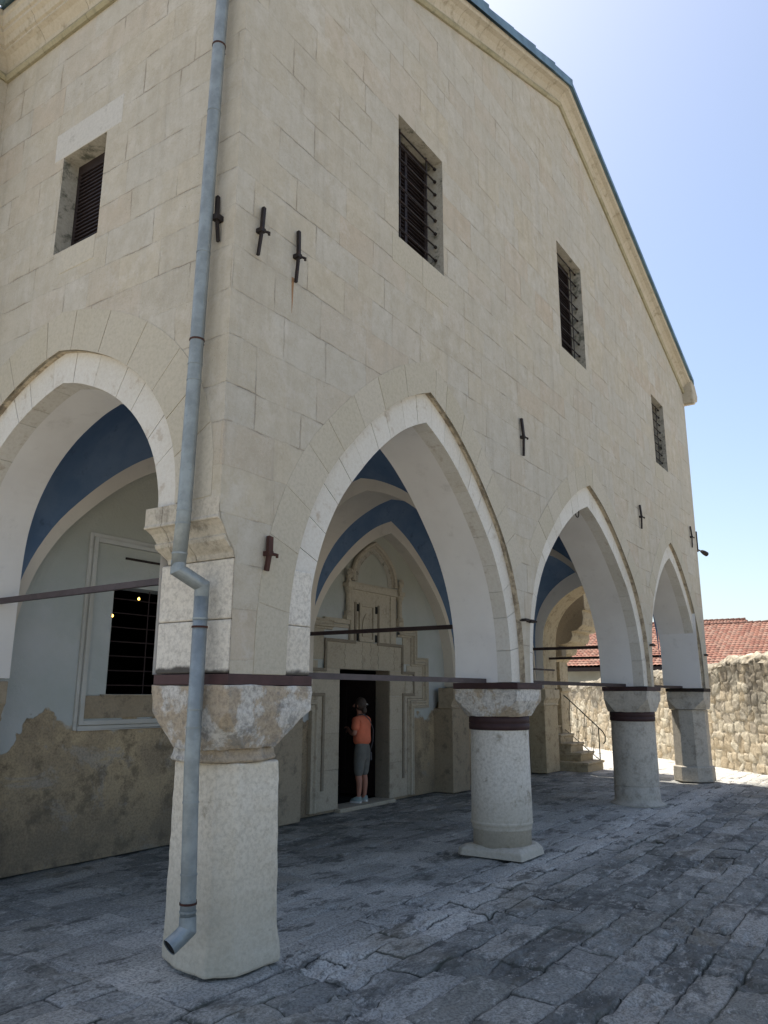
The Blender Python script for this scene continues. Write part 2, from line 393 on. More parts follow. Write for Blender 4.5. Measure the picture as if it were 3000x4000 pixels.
def vouss(mb, inner, outer, f, d0, d1, step, keep=None, gap=.0035, jit=.002):
    """wedge blocks between two arch curves, extruded from depth d0 to d1"""
    def cum(P): 
        c = [0]
        for a, b in zip(P, P[1:]): c.append(c[-1]+math.dist(a, b))
        return c
    n = len(inner); ci = cum(inner); tot = ci[-1]
    cuts = [0]
    while cuts[-1] < tot-step*.6: cuts.append(cuts[-1]+step*R.uniform(.8, 1.2))
    cuts[-1] = tot
    half = tot/2
    k = min(range(1, len(cuts)-1), key=lambda i: abs(cuts[i]-half-.12)); cuts[k] = half+.12
    def at(P, s):
        for i in range(n-1):
            if ci[i+1] >= s: 
                t = (s-ci[i])/max(1e-9, ci[i+1]-ci[i]); return (P[i][0]+(P[i+1][0]-P[i][0])*t, P[i][1]+(P[i+1][1]-P[i][1])*t)
        return P[-1]
    for a, b in zip(cuts, cuts[1:]):
        a2, b2 = a+gap, b-gap
        ss = [a2]+[c for c in ci if a2 < c < b2]+[b2]
        pi = [at(inner, s) for s in ss]; po = [at(outer, s) for s in ss]
        if keep and not all(keep(p) for p in po): continue
        q = R.uniform(-jit, jit)
        mb.prism(pi+po[::-1], f(d0+q), f(d1))
# ================================================================== CHURCH
ch = thing('church', (7.8, 4, 0), 'old cream limestone church with pointed arcade porch and low gabled metal roof', 'church')
# arch data in the gable front: intrados (xl,xr,apex x,apex z), hood (same)
AR = [((1.10, 5.03, 3.05, 4.79), (.78, 5.27, 3.03, 5.12)),
      ((5.68, 10.60, 8.13, 4.87), (5.43, 10.84, 8.10, 5.21)),
      ((11.22, 14.97, 13.15, 4.75), (11.00, 15.17, 13.08, 5.07))]
XL, APX = 15.6, 7.6
WINS = [(2.39, 3.37, 6.70, 8.25), (7.15, 8.27, 7.29, 9.19), (12.41, 13.37, 6.70, 8.25)]
Z0 = 2.03
def gz(x, off=0): return (9.0 + (12.1-9.0)*x/APX if x < APX else 12.1-(12.1-9.26)*(x-APX)/(XL-APX)) + off
rect = lambda w_: [(w_[0], w_[2]), (w_[1], w_[2]), (w_[1], w_[3]), (w_[0], w_[3])]
hood = [arch(*h) for _, h in AR]; intr = [arch(*i) for i, _ in AR]
def outline(curves, leftpts):
    o = list(leftpts)                      # from apex down the left edge to the bottom left
    for c in curves: o += c
    o += [(XL, Z0), (XL, gz(XL)), (APX, gz(APX))]
    return o
mb = MB()
left = [(0, gz(0)), (0, 3.24), (.02, 3.14), (.07, 3.06), (.10, 3.0), (.16, 2.93), (.18, 2.87), (.18, Z0)]
out = outline(hood, left)
mb.sheet(out, [rect(w_) for w_ in WINS], FX(0))
for c in hood: mb.strip([FX(0)(*p) for p in c], [FX(.09)(*p) for p in c], mi=3)
for w_ in WINS:                                # reveals
    r_ = rect(w_); mb.strip([FX(0)(*p) for p in r_], [FX(.30)(*p) for p in r_], closed=True, mi=1)
# inner face and soffits in plaster
left2 = [(.2, gz(0)), (.2, Z0)]
mb.sheet(outline(intr, left2), [rect(w_) for w_ in WINS], FX(.85), mi=2)
for c in intr: mb.strip([FX(.26)(*p) for p in c], [FX(.85)(*p) for p in c], mi=2)
bt = [(.18, Z0)] + [intr[0][0]]
for a, b in ((.18, intr[0][0][0]), (intr[0][-1][0], intr[1][0][0]), (intr[1][-1][0], intr[2][0][0]), (intr[2][-1][0], XL)):
    mb.add([(a, 0, Z0), (b, 0, Z0), (b, .85, Z0), (a, .85, Z0)], [(0,1,2,3)], .5, 0)
mb.build('front_wall', ['ashlar', 'moss', 'plaster', 'stainedge'], ch)

for (i, h), ic, hc in zip(AR, intr, hood):
    mb = MB(); vouss(mb, ic, hc, FX, .07, .26, .34, gap=.003)
    mb.build('arch_ring', 'ring', ch, bevel=.008)
    mb = MB()
    o2 = arch(h[0]-.36, h[1]+.36, h[2], h[3]+.36)
    lo = {5.43: 5.43-.10, 11.00: 11.0-.05}
    mid = {.78: (.05, 5.40), 5.43: (5.32, 10.95), 11.0: (10.90, XL-.01)}[h[0]]
    vouss(mb, hc, o2, FX, -.004, .03, .42, keep=lambda p: mid[0] < p[0] < mid[1], gap=.004, jit=.0015)
    mb.build('arch_ring', 'voussoir', ch, bevel=.004)

# side wall with one arch (plane x=0, thickness to .95)
ys = dict(i=(.74, 3.70, 2.25, 4.72), h=(.47, 3.98, 2.25, 5.02))
ia = arch(*ys['i'], prof=PS); ha = arch(*ys['h'], prof=PS)
WF2 = (1.84, 2.54, 6.12, 7.23)
mb = MB()
YE = 4.0
hup = [p for p in ha if p[1] >= 3.24]
iup = [p for p in ia]
o_ = [(0, gz(0)-.02), (0, 3.24)] + hup + [(hup[-1][0], 2.03), (YE, 2.03), (YE, gz(0)-.02)]
mb.sheet(o_, [rect(WF2)], FY(0))
mb.strip([FY(0)(*p) for p in hup], [FY(.09)(*p) for p in hup], mi=3)
r_ = rect(WF2); mb.strip([FY(0)(*p) for p in r_], [FY(.26)(*p) for p in r_], closed=True, mi=1)
mb.strip([FY(.26)(*p) for p in ia], [FY(.72)(*p) for p in ia], mi=2)
mb.sheet([(.85, 6.0), (.85, 2.03), (ia[0][0], 2.03)] + ia[1:] + [(YE, 2.03), (YE, 6.0)] if ia[0][0] > .85 else [(.3, 6.0), (.3, 2.03)] + ia + [(YE, 2.03), (YE, 6.0)], [], FY(.72), mi=2)
mb.build('side_wall', ['ashlar', 'moss', 'plaster', 'stainedge'], ch)
i0 = next(i for i, p in enumerate(ia) if p[1] > 3.34)
ia_t = [(ia[i0][0], 3.302)] + ia[i0:]; ha_t = [(ha[i0][0], 3.302)] + ha[i0:]
mb = MB(); vouss(mb, ia_t, ha_t, FY, .07, .26, .34, gap=.003)
mb.build('arch_ring', 'ring', ch, bevel=.008)
mb = MB(); o2 = arch(ys['h'][0]-.40, ys['h'][1]+.4, 2.25, 5.42, prof=PS)
j0 = next(i for i, p in enumerate(ha) if p[1] > 3.34)
vouss(mb, [(ha[j0][0], 3.302)]+ha[j0:], [(o2[j0][0], 3.302)]+o2[j0:], FY, -.004, .03, .42, keep=lambda p: .06 < p[0] < YE, gap=.004)
mb.build('arch_ring', 'voussoir', ch, bevel=.004)

# corner pier: recessed lower part, moulded impost
mb = MB()
zz_ = [2.03, 2.42, 2.87]
for a, b in zip(zz_, zz_[1:]):
    mb.box((.18, .012, a+.003), (.66, .80, b-.003), j=.002)
    mb.box((.67, .012, a+.003), (1.09, .80, b-.003), j=.002)
mb.build('corner_pier', 'pier', ch, bevel=.012, sub=0)
prof = [(-.003, 3.30), (-.003, 3.16), (-.012, 3.15), (-.012, 3.135), (.01, 3.13), (.045, 3.10), (.075, 3.05), (.085, 3.03), (.07, 3.02), (.08, 2.99), (.12, 2.95), (.165, 2.91), (.175, 2.87), (.6, 2.87), (.6, 3.30)]
mb = MB()
# profile in (x,z) swept along y, returning into the opening
for a, b, k in ((0.006, .40, 0), (.404, .62, .0)):
    mb.prism(prof, lambda x, z, a=a: (x, a, z), lambda x, z, b=b: (x, b, z))
def ret(x, z): return (x, .62+ (.19 - max(0, min(.19, x*.95)) if z < 3.28 else .19), z)
mb.prism(prof, lambda x, z: (x, .624, z), lambda x, z: (x if x > .2 else x, .82 - max(0, x if x < .2 else .17)*.55, z))
mb.build('impost', 'ledge', ch, bevel=.006)

# cornices -----------------------------------------------------------
def cprof(t):     # (out, up) : roll, cavetto, fillet
    return [(0, 0), (.035, -.01), (.06, .02), (.055, .055), (.02, .07), (.03, .12), (.07, .19), (.13, .24), (.19, .26), (.20, .26), (.215, .30), (.215, .33), (0, .33)]
def rake(name, x0, x1, mat, nblk=1, prof=None, dy=0, dz=0):
    mb = MB(); P = prof
    n = max(1, int(abs(x1-x0)/.62)); xs = [x0+(x1-x0)*i/n for i in range(n+1)]
    for i in range(n):
        a, b = xs[i], xs[i+1]
        g = .003
        mb.prism(P, lambda o, u, x=a+g: (x, -o-dy, gz(x)+u+dz), lambda o, u, x=b-g: (x, -o-dy, gz(x)+u+dz))
    return mb.build(name, mat, ch)
P0 = cprof(0)
rollp = [(0, -.01), (.035, -.015), (.062, .02), (.055, .055), (.0, .07)]
covp = [(0, .07), (.02, .072), (.03, .12), (.07, .19), (.13, .235), (.20, .25), (.215, .28), (.215, .32), (0, .32)]
for a, b in ((-.0, APX), (APX, XL)):
    rake('cornice_roll', a, b, 'roll', prof=rollp)
    rake('cornice', a, b, 'cornice', prof=covp)
# side cornice along F2 (x=0) and returned along nave projection
def side_cornice(name, prof, mat, x0, y0, y1, sgn=-1, z=8.83):
    mb = MB(); n = max(1, int((y1-y0)/.7))
    for i in range(n):
        a = y0+(y1-y0)*i/n+.003; b = y0+(y1-y0)*(i+1)/n-.003
        mb.prism(prof, lambda o, u, y=a: (x0+sgn*o, y, z+u), lambda o, u, y=b: (x0+sgn*o, y, z+u))
    return mb.build(name, mat, ch)
bigcov = [(0, .07), (.02, .072), (.04, .14), (.10, .22), (.15, .245), (.15, .275), (.175, .285), (.20, .35), (.24, .38), (.24, .42), (.265, .43), (.28, .50), (.30, .52), (.30, .60), (0, .60)]
side_cornice('cornice_roll', rollp, 'roll', 0, -.0, YE-.1)
side_cornice('cornice', bigcov, 'cornice', 0, -.0, YE-.1)
side_cornice('cornice', bigcov, 'cornice', XL, 0, 22, sgn=1, z=9.0)
# nave side wall stepping out at the far left
mb = MB()
mb.box((-.62, 3.9, 0), (-.002, 4.4, 9.3)); mb.box((-.60, 4.4, 0), (-.3, 22, 9.3))
mb.build('nave_wall', 'ashlar', ch)
for pr_, mt in ((rollp, 'roll'), (bigcov, 'cornice')):
    mb = MB(); mb.prism(pr_, lambda o, u: (-.002, 3.9-o, 8.83+u), lambda o, u: (-.65, 3.9-o, 8.83+u)); mb.build('cornice_return', mt, ch)
# small sculpted stone at the right eaves
mb = MB()
mb.prism([(15.52, 9.0), (15.60, 9.12), (15.62, 9.0), (15.78, 9.03), (15.80, 9.16), (16.02, 9.16), (16.10, 9.32), (15.86, 9.58), (15.5, 9.62)], FX(-.24), FX(.5))
mb.build('eaves_stone', 'cornice', ch, bevel=.03)

# roof ---------------------------------------------------------------
mb = MB()
def rp(x, y, dz): return (x, y, gz(max(0, min(XL, x)), .325+dz) + (.13+min(0, x)*.05 if x < 0 else 0) - (max(0, x-XL)*.35))
ys_ = [-.26, 22]
for xa, xb in ((-.33, APX), (APX, XL+.12)):
    for dz0, dz1 in ((.0, .03),):
        mb.add([rp(xa, -.26, dz1), rp(xb, -.26, dz1), rp(xb, 22, dz1), rp(xa, 22, dz1), rp(xa, -.26, 0), rp(xb, -.26, 0), rp(xb, 22, 0), rp(xa, 22, 0)],
               [(0,1,2,3), (4,7,6,5), (0,4,5,1), (3,2,6,7), (0,3,7,4), (1,5,6,2)])
roof = mb.build('roof', 'lead', ch)
mb = MB()   # folded sheet edge along the gable, in overlapping lengths
n = 9
for k in range(n):
    a, b = APX*k/n, APX*(k+1)/n+.06
    h0, h1 = .13+R.uniform(0, .03), .16+R.uniform(0, .03)
    mb.add([(a, -.27, gz(a, .30)), (b, -.272, gz(min(b, APX), .30)), (b, -.272, gz(min(b, APX), .30+h1)), (a, -.27, gz(a, .30+h0)),
            (a, -.15, gz(a, .32+h0)), (b, -.15, gz(min(b, APX), .32+h1))], [(0,1,2,3), (3,2,5,4)])
for k in range(n):
    a, b = APX+(XL-APX)*k/n, APX+(XL-APX)*(k+1)/n+.05
    mb.add([(a, -.27, gz(a, .30)), (b, -.272, gz(b, .30)), (b, -.272, gz(b, .40)), (a, -.27, gz(a, .41)), (a, -.15, gz(a, .42)), (b, -.15, gz(b, .41))], [(0,1,2,3), (3,2,5,4)])
mb.build('roof_edge', 'lead', roof)
mb = MB(); mb.tube([(-.36, -.26, 9.46), (-.36, YE-.45, 9.46)], .05, 10); mb.build('gutter', 'lead', roof, smooth=True)

# upper windows ------------------------------------------------------
def win_front(w_, d=.225, vert=True):
    x0, x1, z0, z1 = w_
    mb = MB(); fr = .06
    mb.box((x0, d, z0), (x0+fr, d+.05, z1)); mb.box((x1-fr, d, z0), (x1, d+.05, z1)); mb.box((x0+fr, d, z1-fr*1.6), (x1-fr, d+.05, z1)); mb.box((x0+fr, d, z0), (x1-fr, d+.05, z0+fr))
    mb.box(((x0+x1)/2-.025, d-.01, z0+fr), ((x0+x1)/2+.025, d+.04, z1-fr))
    win = mb.build('window', 'shutter', ch)
    mb = MB(); mb.add([(x0, d+.06, z0), (x1, d+.06, z0), (x1, d+.06, z1), (x0, d+.06, z1)], [(0,1,2,3)]); mb.build('pane', 'glass', win)
    mb = MB(); n = int((z1-z0)/.055)
    for i in range(n):
        z = z0+.07+i*(z1-z0-.16)/n
        mb.bar((x0+fr, d+.025, z), (x1-fr, d+.025, z), .045, .008)
    mb.build('louvres', 'shutter', win)
    mb = MB(); n = 9
    for i in range(n):
        z = z0+.05+i*(z1-z0-.12)/(n-1)
        mb.tube([(x0+.005, .10, z), (x1-.02, .10, z)], .011, 6)
        mb.tube([(x1-.03, .10, z), (x1-.005, .10, z)], .02, 6)
    if vert:
        for k in (.12, .2, .8): mb.bar((x0+(x1-x0)*k, .112, z0+.02), (x0+(x1-x0)*k, .112, z1-.02), .022, .01)
    mb.build('window_bars', 'iron', win)
    mb = MB(); mb.box((x0-.12, -.003, z0-.34), (x0+.5*(x1-x0), .05, z0-.003), .2); mb.box((x0+.5*(x1-x0)+.006, -.0045, z0-.36), (x1+.10, .05, z0-.003), .6)
    mb.build('sill', 'voussoir', win)
for w_ in WINS: win_front(w_)
y0, y1, z0, z1 = WF2
mb = MB(); d = .175
mb.box((d, y0, z0), (d+.05, y0+.05, z1)); mb.box((d, y1-.05, z0), (d+.05, y1, z1)); mb.box((d, y0+.05, z1-.10), (d+.05, y1-.05, z1)); mb.box((d, y0+.05, z0), (d+.05, y1-.05, z0+.05))
win = mb.build('window', 'shutter', ch)
mb = MB()
for i in range(22):
    z = z0+.07+i*(z1-z0-.18)/21
    mb.bar((d+.02, y0+.05, z), (d+.02, y1-.05, z), .05, .014)
mb.build('louvres', 'shutter', win)
mb = MB(); mb.add([(d+.06, y0, z0), (d+.06, y1, z0), (d+.06, y1, z1), (d+.06, y0, z1)], [(0,1,2,3)]); mb.build('pane', 'glass', win)
mb = MB(); mb.box((-.003, 1.62, 7.235), (.1, 2.70, 7.56), .5); mb.build('lintel', 'lintel', win, bevel=.004)
mb = MB(); mb.box((-.006, 1.86, 5.86), (.05, 2.40, 6.117), .9); mb.build('sill', 'voussoir', win, bevel=.008)

# columns -------------------------------------------------------------
def capital_mesh(mb, q, zt, zb, r, cx, cy, cham, zmid=None):
    """square block (x0,x1,y0,y1) chamfered to an octagon below"""
    x0, x1, y0, y1 = q; hx, hy = (x1-x0)/2, (y1-y0)/2; mx, my = (x0+x1)/2, (y0+y1)/2
    zmid = zmid or zt-(zt-zb)*.32
    top = []; mid = []; bot = []
    sg = [(-1,-1),(1,-1),(1,1),(-1,1)]
    rings = []
    for (z, s_, ch_) in ((zt, 1, .02), (zmid, 1.0, .05), (zb, r, .55)):
        ring = []
        ax, ay = (hx*s_, hy*s_)
        ccx, ccy = (mx, my) if s_ == 1 else (cx, cy)
        if s_ != 1: ax = ay = r
        for (a, b) in sg:
            c = ch_*min(ax, ay)
            if (a*b) > 0: ring += [(ccx+a*ax, ccy+b*(ay-c), z), (ccx+a*(ax-c), ccy+b*ay, z)]
            else: ring += [(ccx+a*(ax-c), ccy+b*ay, z), (ccx+a*ax, ccy+b*(ay-c), z)]
        rings.append(ring)
    vs = [v for g in rings for v in g]
    fs = [(i*8+q_, i*8+(q_+1) % 8, (i+1)*8+(q_+1) % 8, (i+1)*8+q_) for i in range(2) for q_ in range(8)]
    fs += [tuple(range(8)), tuple(16+i for i in range(8))[::-1]]
    mb.add(vs, fs, .5); return mb
def ringband(mb, q, z0, z1, t=.012):
    x0, x1, y0, y1 = q
    mb.box((x0-t, y0-t, z0), (x1+t, y1+t, z1)); return mb
# corner column: irregular chamfered, limewashed shaft flaring at the ground
def blend(A, B, t): return [(a[0]+(b[0]-a[0])*t, a[1]+(b[1]-a[1])*t) for a, b in zip(A, B)]
foot = [(.42, .80), (.31, .52), (.28, .20), (.44, .055), (.86, .035), (.93, .10), (.94, .70), (.78, .82), (.5, .84)]
top_ = [(.33, .68), (.30, .50), (.31, .20), (.40, .09), (.79, .05), (.85, .10), (.90, .68), (.80, .78), (.48, .78)]
mb = MB(); lv = [(0, 1.0), (.10, .95), (.22, .55), (.30, .42), (.7, .25), (1.1, .12), (1.40, 0)]
L = [[(x, y, z) for x, y in blend(top_, foot, t)] for z, t in lv]
for a, b in zip(L, L[1:]): mb.strip(a, b, closed=True)
mb.add(L[0], [tuple(range(9))]); mb.add(L[-1], [tuple(range(9))])
col1 = mb.build('column', 'shaft', ch, bevel=.02, sub=4, disp=(.014, .12))
mb = MB(); cq = (.155, 1.095, -.02, .80)
capital_mesh(mb, cq, 1.95, 1.50, .365, .56, .40, .3, zmid=1.76)
mb.build('capital', 'capital', col1, bevel=.015, sub=3, disp=(.045, .16))
mb = MB(); mb.lathe([(.37, 1.40), (.39, 1.405), (.40, 1.425), (.385, 1.44), (.375, 1.50)], .58, .42, 8)
mb.build('capital_necking', 'capital', col1, bevel=.01)
mb = MB(); mb.box((.165, -.005, 1.952), (1.10, .79, 2.028)); mb.build('iron_band', 'redband', col1, bevel=.004)

def round_column(q, cx, cy, r, mats, ring=True, zb=1.62, seg=44, base=.30, octo=False, bandm='darkband'):
    x0, x1, y0, y1 = q
    mb = MB(); zc = zb-.16 if ring else zb
    if octo: mb.lathe([(r, base), (r*.985, zb-.01)], cx, cy, 8)
    else: mb.lathe([(r*1.03, base), (r*1.02, .6), (r, zc), (r*.985, zb)], cx, cy, seg)
    if octo:   # turn to flats facing the axes
        mb.v = [((x-cx)*math.cos(.3927)-(y-cy)*math.sin(.3927)+cx, (x-cx)*math.sin(.3927)+(y-cy)*math.cos(.3927)+cy, z) for x, y, z in mb.v]
    c = mb.build('column', mats[0], ch, smooth=not octo, disp=None if octo else (.012, .3))
    if not octo:
        md = c.modifiers.new('edges', 'EDGE_SPLIT'); md.split_angle = math.radians(40)
    mb = MB(); capital_mesh(mb, q, 1.95, zb, r*1.02, cx, cy, .3, zmid=1.95-(1.95-zb)*.42)
    mb.build('capital', mats[1], c, bevel=.015, sub=3, disp=(.03, .16))
    mb = MB(); mb.box((x0-.012, y0-.012, 1.952), (x1+.012, y1+.012, 2.026)); mb.build('iron_band', bandm, c, bevel=.004)
    if ring:
        mb = MB(); mb.lathe([(r, zb-.165), (r+.015, zb-.16), (r+.018, zb-.09), (r+.004, zb-.085), (r+.018, zb-.075), (r+.015, zb-.005), (r, zb)], cx, cy, seg)
        mb.build('neck_ring', bandm, c, smooth=True)
    return c
# second column
q2 = (5.02, 5.76, .0, .87); cx2, cy2, r2 = 5.40, .44, .365
k = round_column(q2, cx2, cy2, r2, ('column', 'capital'), zb=1.62, base=.36)
mb = MB(); mb.lathe([(r2*.97, .08), (r2*.975, .28), (r2*1.0, .285), (r2*1.02, .305), (r2*1.0, .33), (r2*1.035, .345), (r2*1.05, .37), (r2*1.0, .40)], cx2, cy2, 44)
mb.build('base', 'column', k, smooth=True)
mb = MB()
pl = [(5.00, .0), (5.62, -.01), (5.82, .12), (5.86, .80), (5.06, .88), (4.98, .80)]
L0 = [(x, y, .0) for x, y in pl]; L1 = [(cx2+(x-cx2)*.97, cy2+(y-cy2)*.97, .075) for x, y in pl]; L2 = [(cx2+(x-cx2)*.80, cy2+(y-cy2)*.82, .115) for x, y in pl]
mb.strip(L0, L1, closed=True); mb.strip(L1, L2, closed=True); mb.add(L2, [tuple(range(6))])
mb.build('plinth', 'column', k, bevel=.012, sub=2, disp=(.03, .2))
# third column
q3 = (10.50, 11.36, .0, .80); cx3, cy3, r3 = 10.93, .42, .385
k = round_column(q3, cx3, cy3, r3, ('mosspier', 'mosspier'), zb=1.58, base=.30)
mb = MB(); mb.lathe([(r3*1.30, -.03), (r3*1.16, .0), (r3*1.05, .03), (r3*1.03, .10), (r3*1.03, .29), (r3*.97, .30), (r3*.92, .34)], cx3, cy3, 36)
mb.build('base', 'mosspier', k, smooth=True, disp=(.03, .2))
# fourth column (octagonal end pier)
q4 = (14.95, XL+.02, .0, .82); cx4, cy4, r4 = 15.33, .43, .40
k = round_column(q4, cx4, cy4, r4, ('mosspier', 'mosspier'), ring=False, zb=1.56, base=.33, octo=True, bandm='iron')
mb = MB(); mb.lathe([(r4*1.14, 0), (r4*1.12, .31), (r4*1.04, .33)], cx4, cy4, 8)
mb.v = [((x-cx4)*math.cos(.3927)-(y-cy4)*math.sin(.3927)+cx4, (x-cx4)*math.sin(.3927)+(y-cy4)*math.cos(.3927)+cy4, z) for x, y, z in mb.v]
mb.build('base', 'mosspier', k, bevel=.01)

# ---------------------------------------------------------------- porch interior
YW = 4.15
DOOR = (6.88, 8.42, .04, 2.30)
IWIN = (2.23, 3.55, 1.87, 3.20)
mb = MB()
mb.sheet([(.2, 0), (DOOR[0], 0), (DOOR[0], DOOR[3]), (DOOR[1], DOOR[3]), (DOOR[1], 0), (XL, 0), (XL, 6), (.2, 6)], [rect(IWIN)], FX(YW))
r_ = rect(IWIN); mb.strip([FX(YW)(*p) for p in r_], [FX(YW+.31)(*p) for p in r_], closed=True)
d_ = [(DOOR[0], 0), (DOOR[0], DOOR[3]), (DOOR[1], DOOR[3]), (DOOR[1], 0)]
mb.strip([FX(YW)(*p) for p in d_], [FX(YW+.30)(*p) for p in d_], mi=3)
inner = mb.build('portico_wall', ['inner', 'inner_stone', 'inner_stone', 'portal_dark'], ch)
mb = MB()   # the dim nave behind the door and window
mb.box((.2, YW+.31, 0), (15.58, 14, 6.4))
mb.f = []; mb.t = []; mb.m = []
mb.f = [(4,5,6,7), (1,2,6,5), (2,3,7,6), (3,0,4,7), (0,3,2,1)]; mb.t = [.5]*5; mb.m = [0]*5
nave = mb.build('nave_interior', 'dark', ch)
mb = MB(); mb.sheet([(.2, 0), (DOOR[0], 0), (DOOR[0], DOOR[3]), (DOOR[1], DOOR[3]), (DOOR[1], 0), (15.58, 0), (15.58, 6.4), (.2, 6.4)], [rect(IWIN)], FX(YW+.311))
mb.build('nave_lining', 'dark', nave)
# door leaf standing open inside
mb = MB(); mb.box((DOOR[1]+.03, YW+.33, .06), (DOOR[1]+.09, YW+1.15, 2.2)); mb.box((DOOR[1]+.018, YW+.37, .2), (DOOR[1]+.03, YW+.45, 2.1)); mb.box((DOOR[1]+.018, YW+1.0, .2), (DOOR[1]+.03, YW+1.08, 2.1))
mb.build('door', 'shutter', ch)
mb = MB(); mb.box((DOOR[0]-.05, YW-.12, -.02), (DOOR[1]+.05, YW+.305, .045)); mb.build('threshold', 'portal', ch, bevel=.01)

# end wall (plane x=15.6) and its arch
mb = MB()
ie = arch(.82, 3.72, 2.25, 4.62, prof=PS)
mb.sheet([(0, 9.2), (0, 2.03)] + ie + [(4.2, 2.03), (4.2, 0), (22, 0), (22, 9.2)], [], FY(XL))
mb.sheet([(.0, 6), (0, 2.03)] + ie + [(4.2, 2.03), (4.2, 6)], [], FY(14.75), mi=1)
mb.strip([FY(XL)(*p) for p in ie], [FY(14.75)(*p) for p in ie], mi=2)
mb.build('end_wall', ['ashlar', 'plaster', 'warm'], ch)
mb = MB()
for x0, x1, yy in ((.22, .64, 3.70), (5.03, 5.70, 3.93), (10.05, 10.75, 3.72), (14.75, XL+.002, 3.74)):
    mb2 = MB(); mb2.box((x0, yy, 0), (x1, 4.16, 1.60)); mb2.prism([(0,1.60),(-.02,1.63),(.0,1.66),(-.03,1.74),(-.06,1.78),(-.06,2.0),(.3,2.0),(.3,1.60)], lambda o, z, x=x0-.04, y=yy: (x, y+o, z), lambda o, z, x=x1+.04, y=yy: (x, y+o, z))
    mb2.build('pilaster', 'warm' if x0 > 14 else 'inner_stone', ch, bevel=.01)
# transverse arches
TR = [(5.03, 5.68), (10.60, 11.22)]
for x0, x1 in TR:
    it = arch(.86, 3.74, 2.28, 4.78, prof=PS)
    ot = [(.80, 2.03), (.80, 6.0), (3.8, 6.0), (3.8, 2.03)]
    mb = MB()
    for x in (x0, x1): mb.sheet([(.80, 2.03), (.80, 5.5)] + [(4.16, 5.5), (4.16, 2.0)] + it[::-1], [], FY(x))
    mb.strip([FY(x0)(*p) for p in it], [FY(x1)(*p) for p in it])
    mb.add([(x0, 3.74, 2.01), (x1, 3.74, 2.01), (x1, 4.16, 2.01), (x0, 4.16, 2.01)], [(0,1,2,3)])
    mb.build('transverse_arch', 'band', ch)
BAYS = [(.72, 5.03), (5.68, 10.60), (11.22, 14.75)]
# wall arches over each bay, sailing vaults
def evalc(prof, t):
    t = abs(t); P = prof
    for (a, sa), (b, sb) in zip(P, P[1:]):
        if b <= t <= a: 
            return sa if a == b else sa+(sb-sa)*(a-t)/(a-b)
    return 0 if t >= 1 else 1
for x0, x1 in BAYS:
    cx = (x0+x1)/2
    il = arch(x0+.10, x1-.10, cx, 4.86, prof=PA)
    mb = MB()
    mb.sheet([(x0, 2.03), (x0, 5.6), (x1, 5.6), (x1, 2.03)] + il[::-1], [], FX(3.92))
    mb.strip([FX(3.92)(*p) for p in il], [FX(4.149)(*p) for p in il])
    mb.build('wall_arch', 'band', ch)
    mb = MB(); nx, ny = 48, 40; vs = []
    ya, yb = .85, 3.92
    for i in range(nx+1):
        tx = -math.cos(math.pi*i/nx)
        for j in range(ny+1):
            ty = -math.cos(math.pi*j/ny)
            a = evalc(PA, tx)*3.06; b = evalc(PS, ty)*2.95
            z = 2.03 + (a**2.6 + b**2.6)**(1/2.6)
            vs.append((cx+tx*(x1-x0)/2, (ya+yb)/2+ty*(yb-ya)/2, z))
    mb.add(vs, [(i*(ny+1)+j, (i+1)*(ny+1)+j, (i+1)*(ny+1)+j+1, i*(ny+1)+j+1) for i in range(nx) for j in range(ny)], .5)
    mb.build('vault', 'blue', ch, smooth=True)
# floor of the rooms above, keeps the sky out
mb = MB(); mb.add([(.9, .95, 6.4), (XL-.02, .95, 6.4), (XL-.02, 22, 6.4), (.9, 22, 6.4)], [(0,1,2,3)]); mb.build('upper_floor', 'dark', ch)
mb = MB(); mb.add([(-.6, 21.9, 0), (XL, 21.9, 0), (XL, 21.9, 9.1), (APX, 21.9, 12.0), (-.6, 21.9, 8.9)], [(0,1,2,3,4)]); mb.build('rear_wall', 'ashlar', ch)

# inner window with moulded frame, sill and grille
mb = MB()
def frame2(mb, x0, x1, z0, z1, w_, y, d, f=FX):
    mb.box((x0-w_, y-d, z0-w_), (x0, y+.02, z1+w_)); mb.box((x1, y-d, z0-w_), (x1+w_, y+.02, z1+w_))
    mb.box((x0, y-d, z1), (x1, y+.02, z1+w_)); mb.box((x0, y-d, z0-w_), (x1, y+.02, z0))
frame2(mb, 1.92, 3.86, 1.57, 3.70, .055, YW, .05); frame2(mb, 1.86, 3.92, 1.51, 3.76, .05, YW, .028)
fr = mb.build('window_frame', 'frameplaster', inner, bevel=.008)
mb = MB(); mb.box((1.93, YW-.02, 1.59), (3.85, YW+.01, 1.855)); mb.box((2.15, YW-.035, 1.84), (3.6, YW+.01, 1.868)); mb.build('window_sill', 'inner_stone', inner, bevel=.006)
mb = MB(); mb.bar((2.36, YW-.012, 3.56), (3.5, YW-.012, 3.56), .02, .028); mb.build('lintel_iron', 'iron', inner)
mb = MB()
for i in range(7): mb.tube([(2.23, YW+.14, 1.98+i*.18), (3.55, YW+.14, 1.98+i*.18)], .008, 6)
mb.tube([(2.9, YW+.15, 1.87), (2.9, YW+.15, 3.2)], .008, 6)
mb.build('window_grille', 'blacktie', inner)

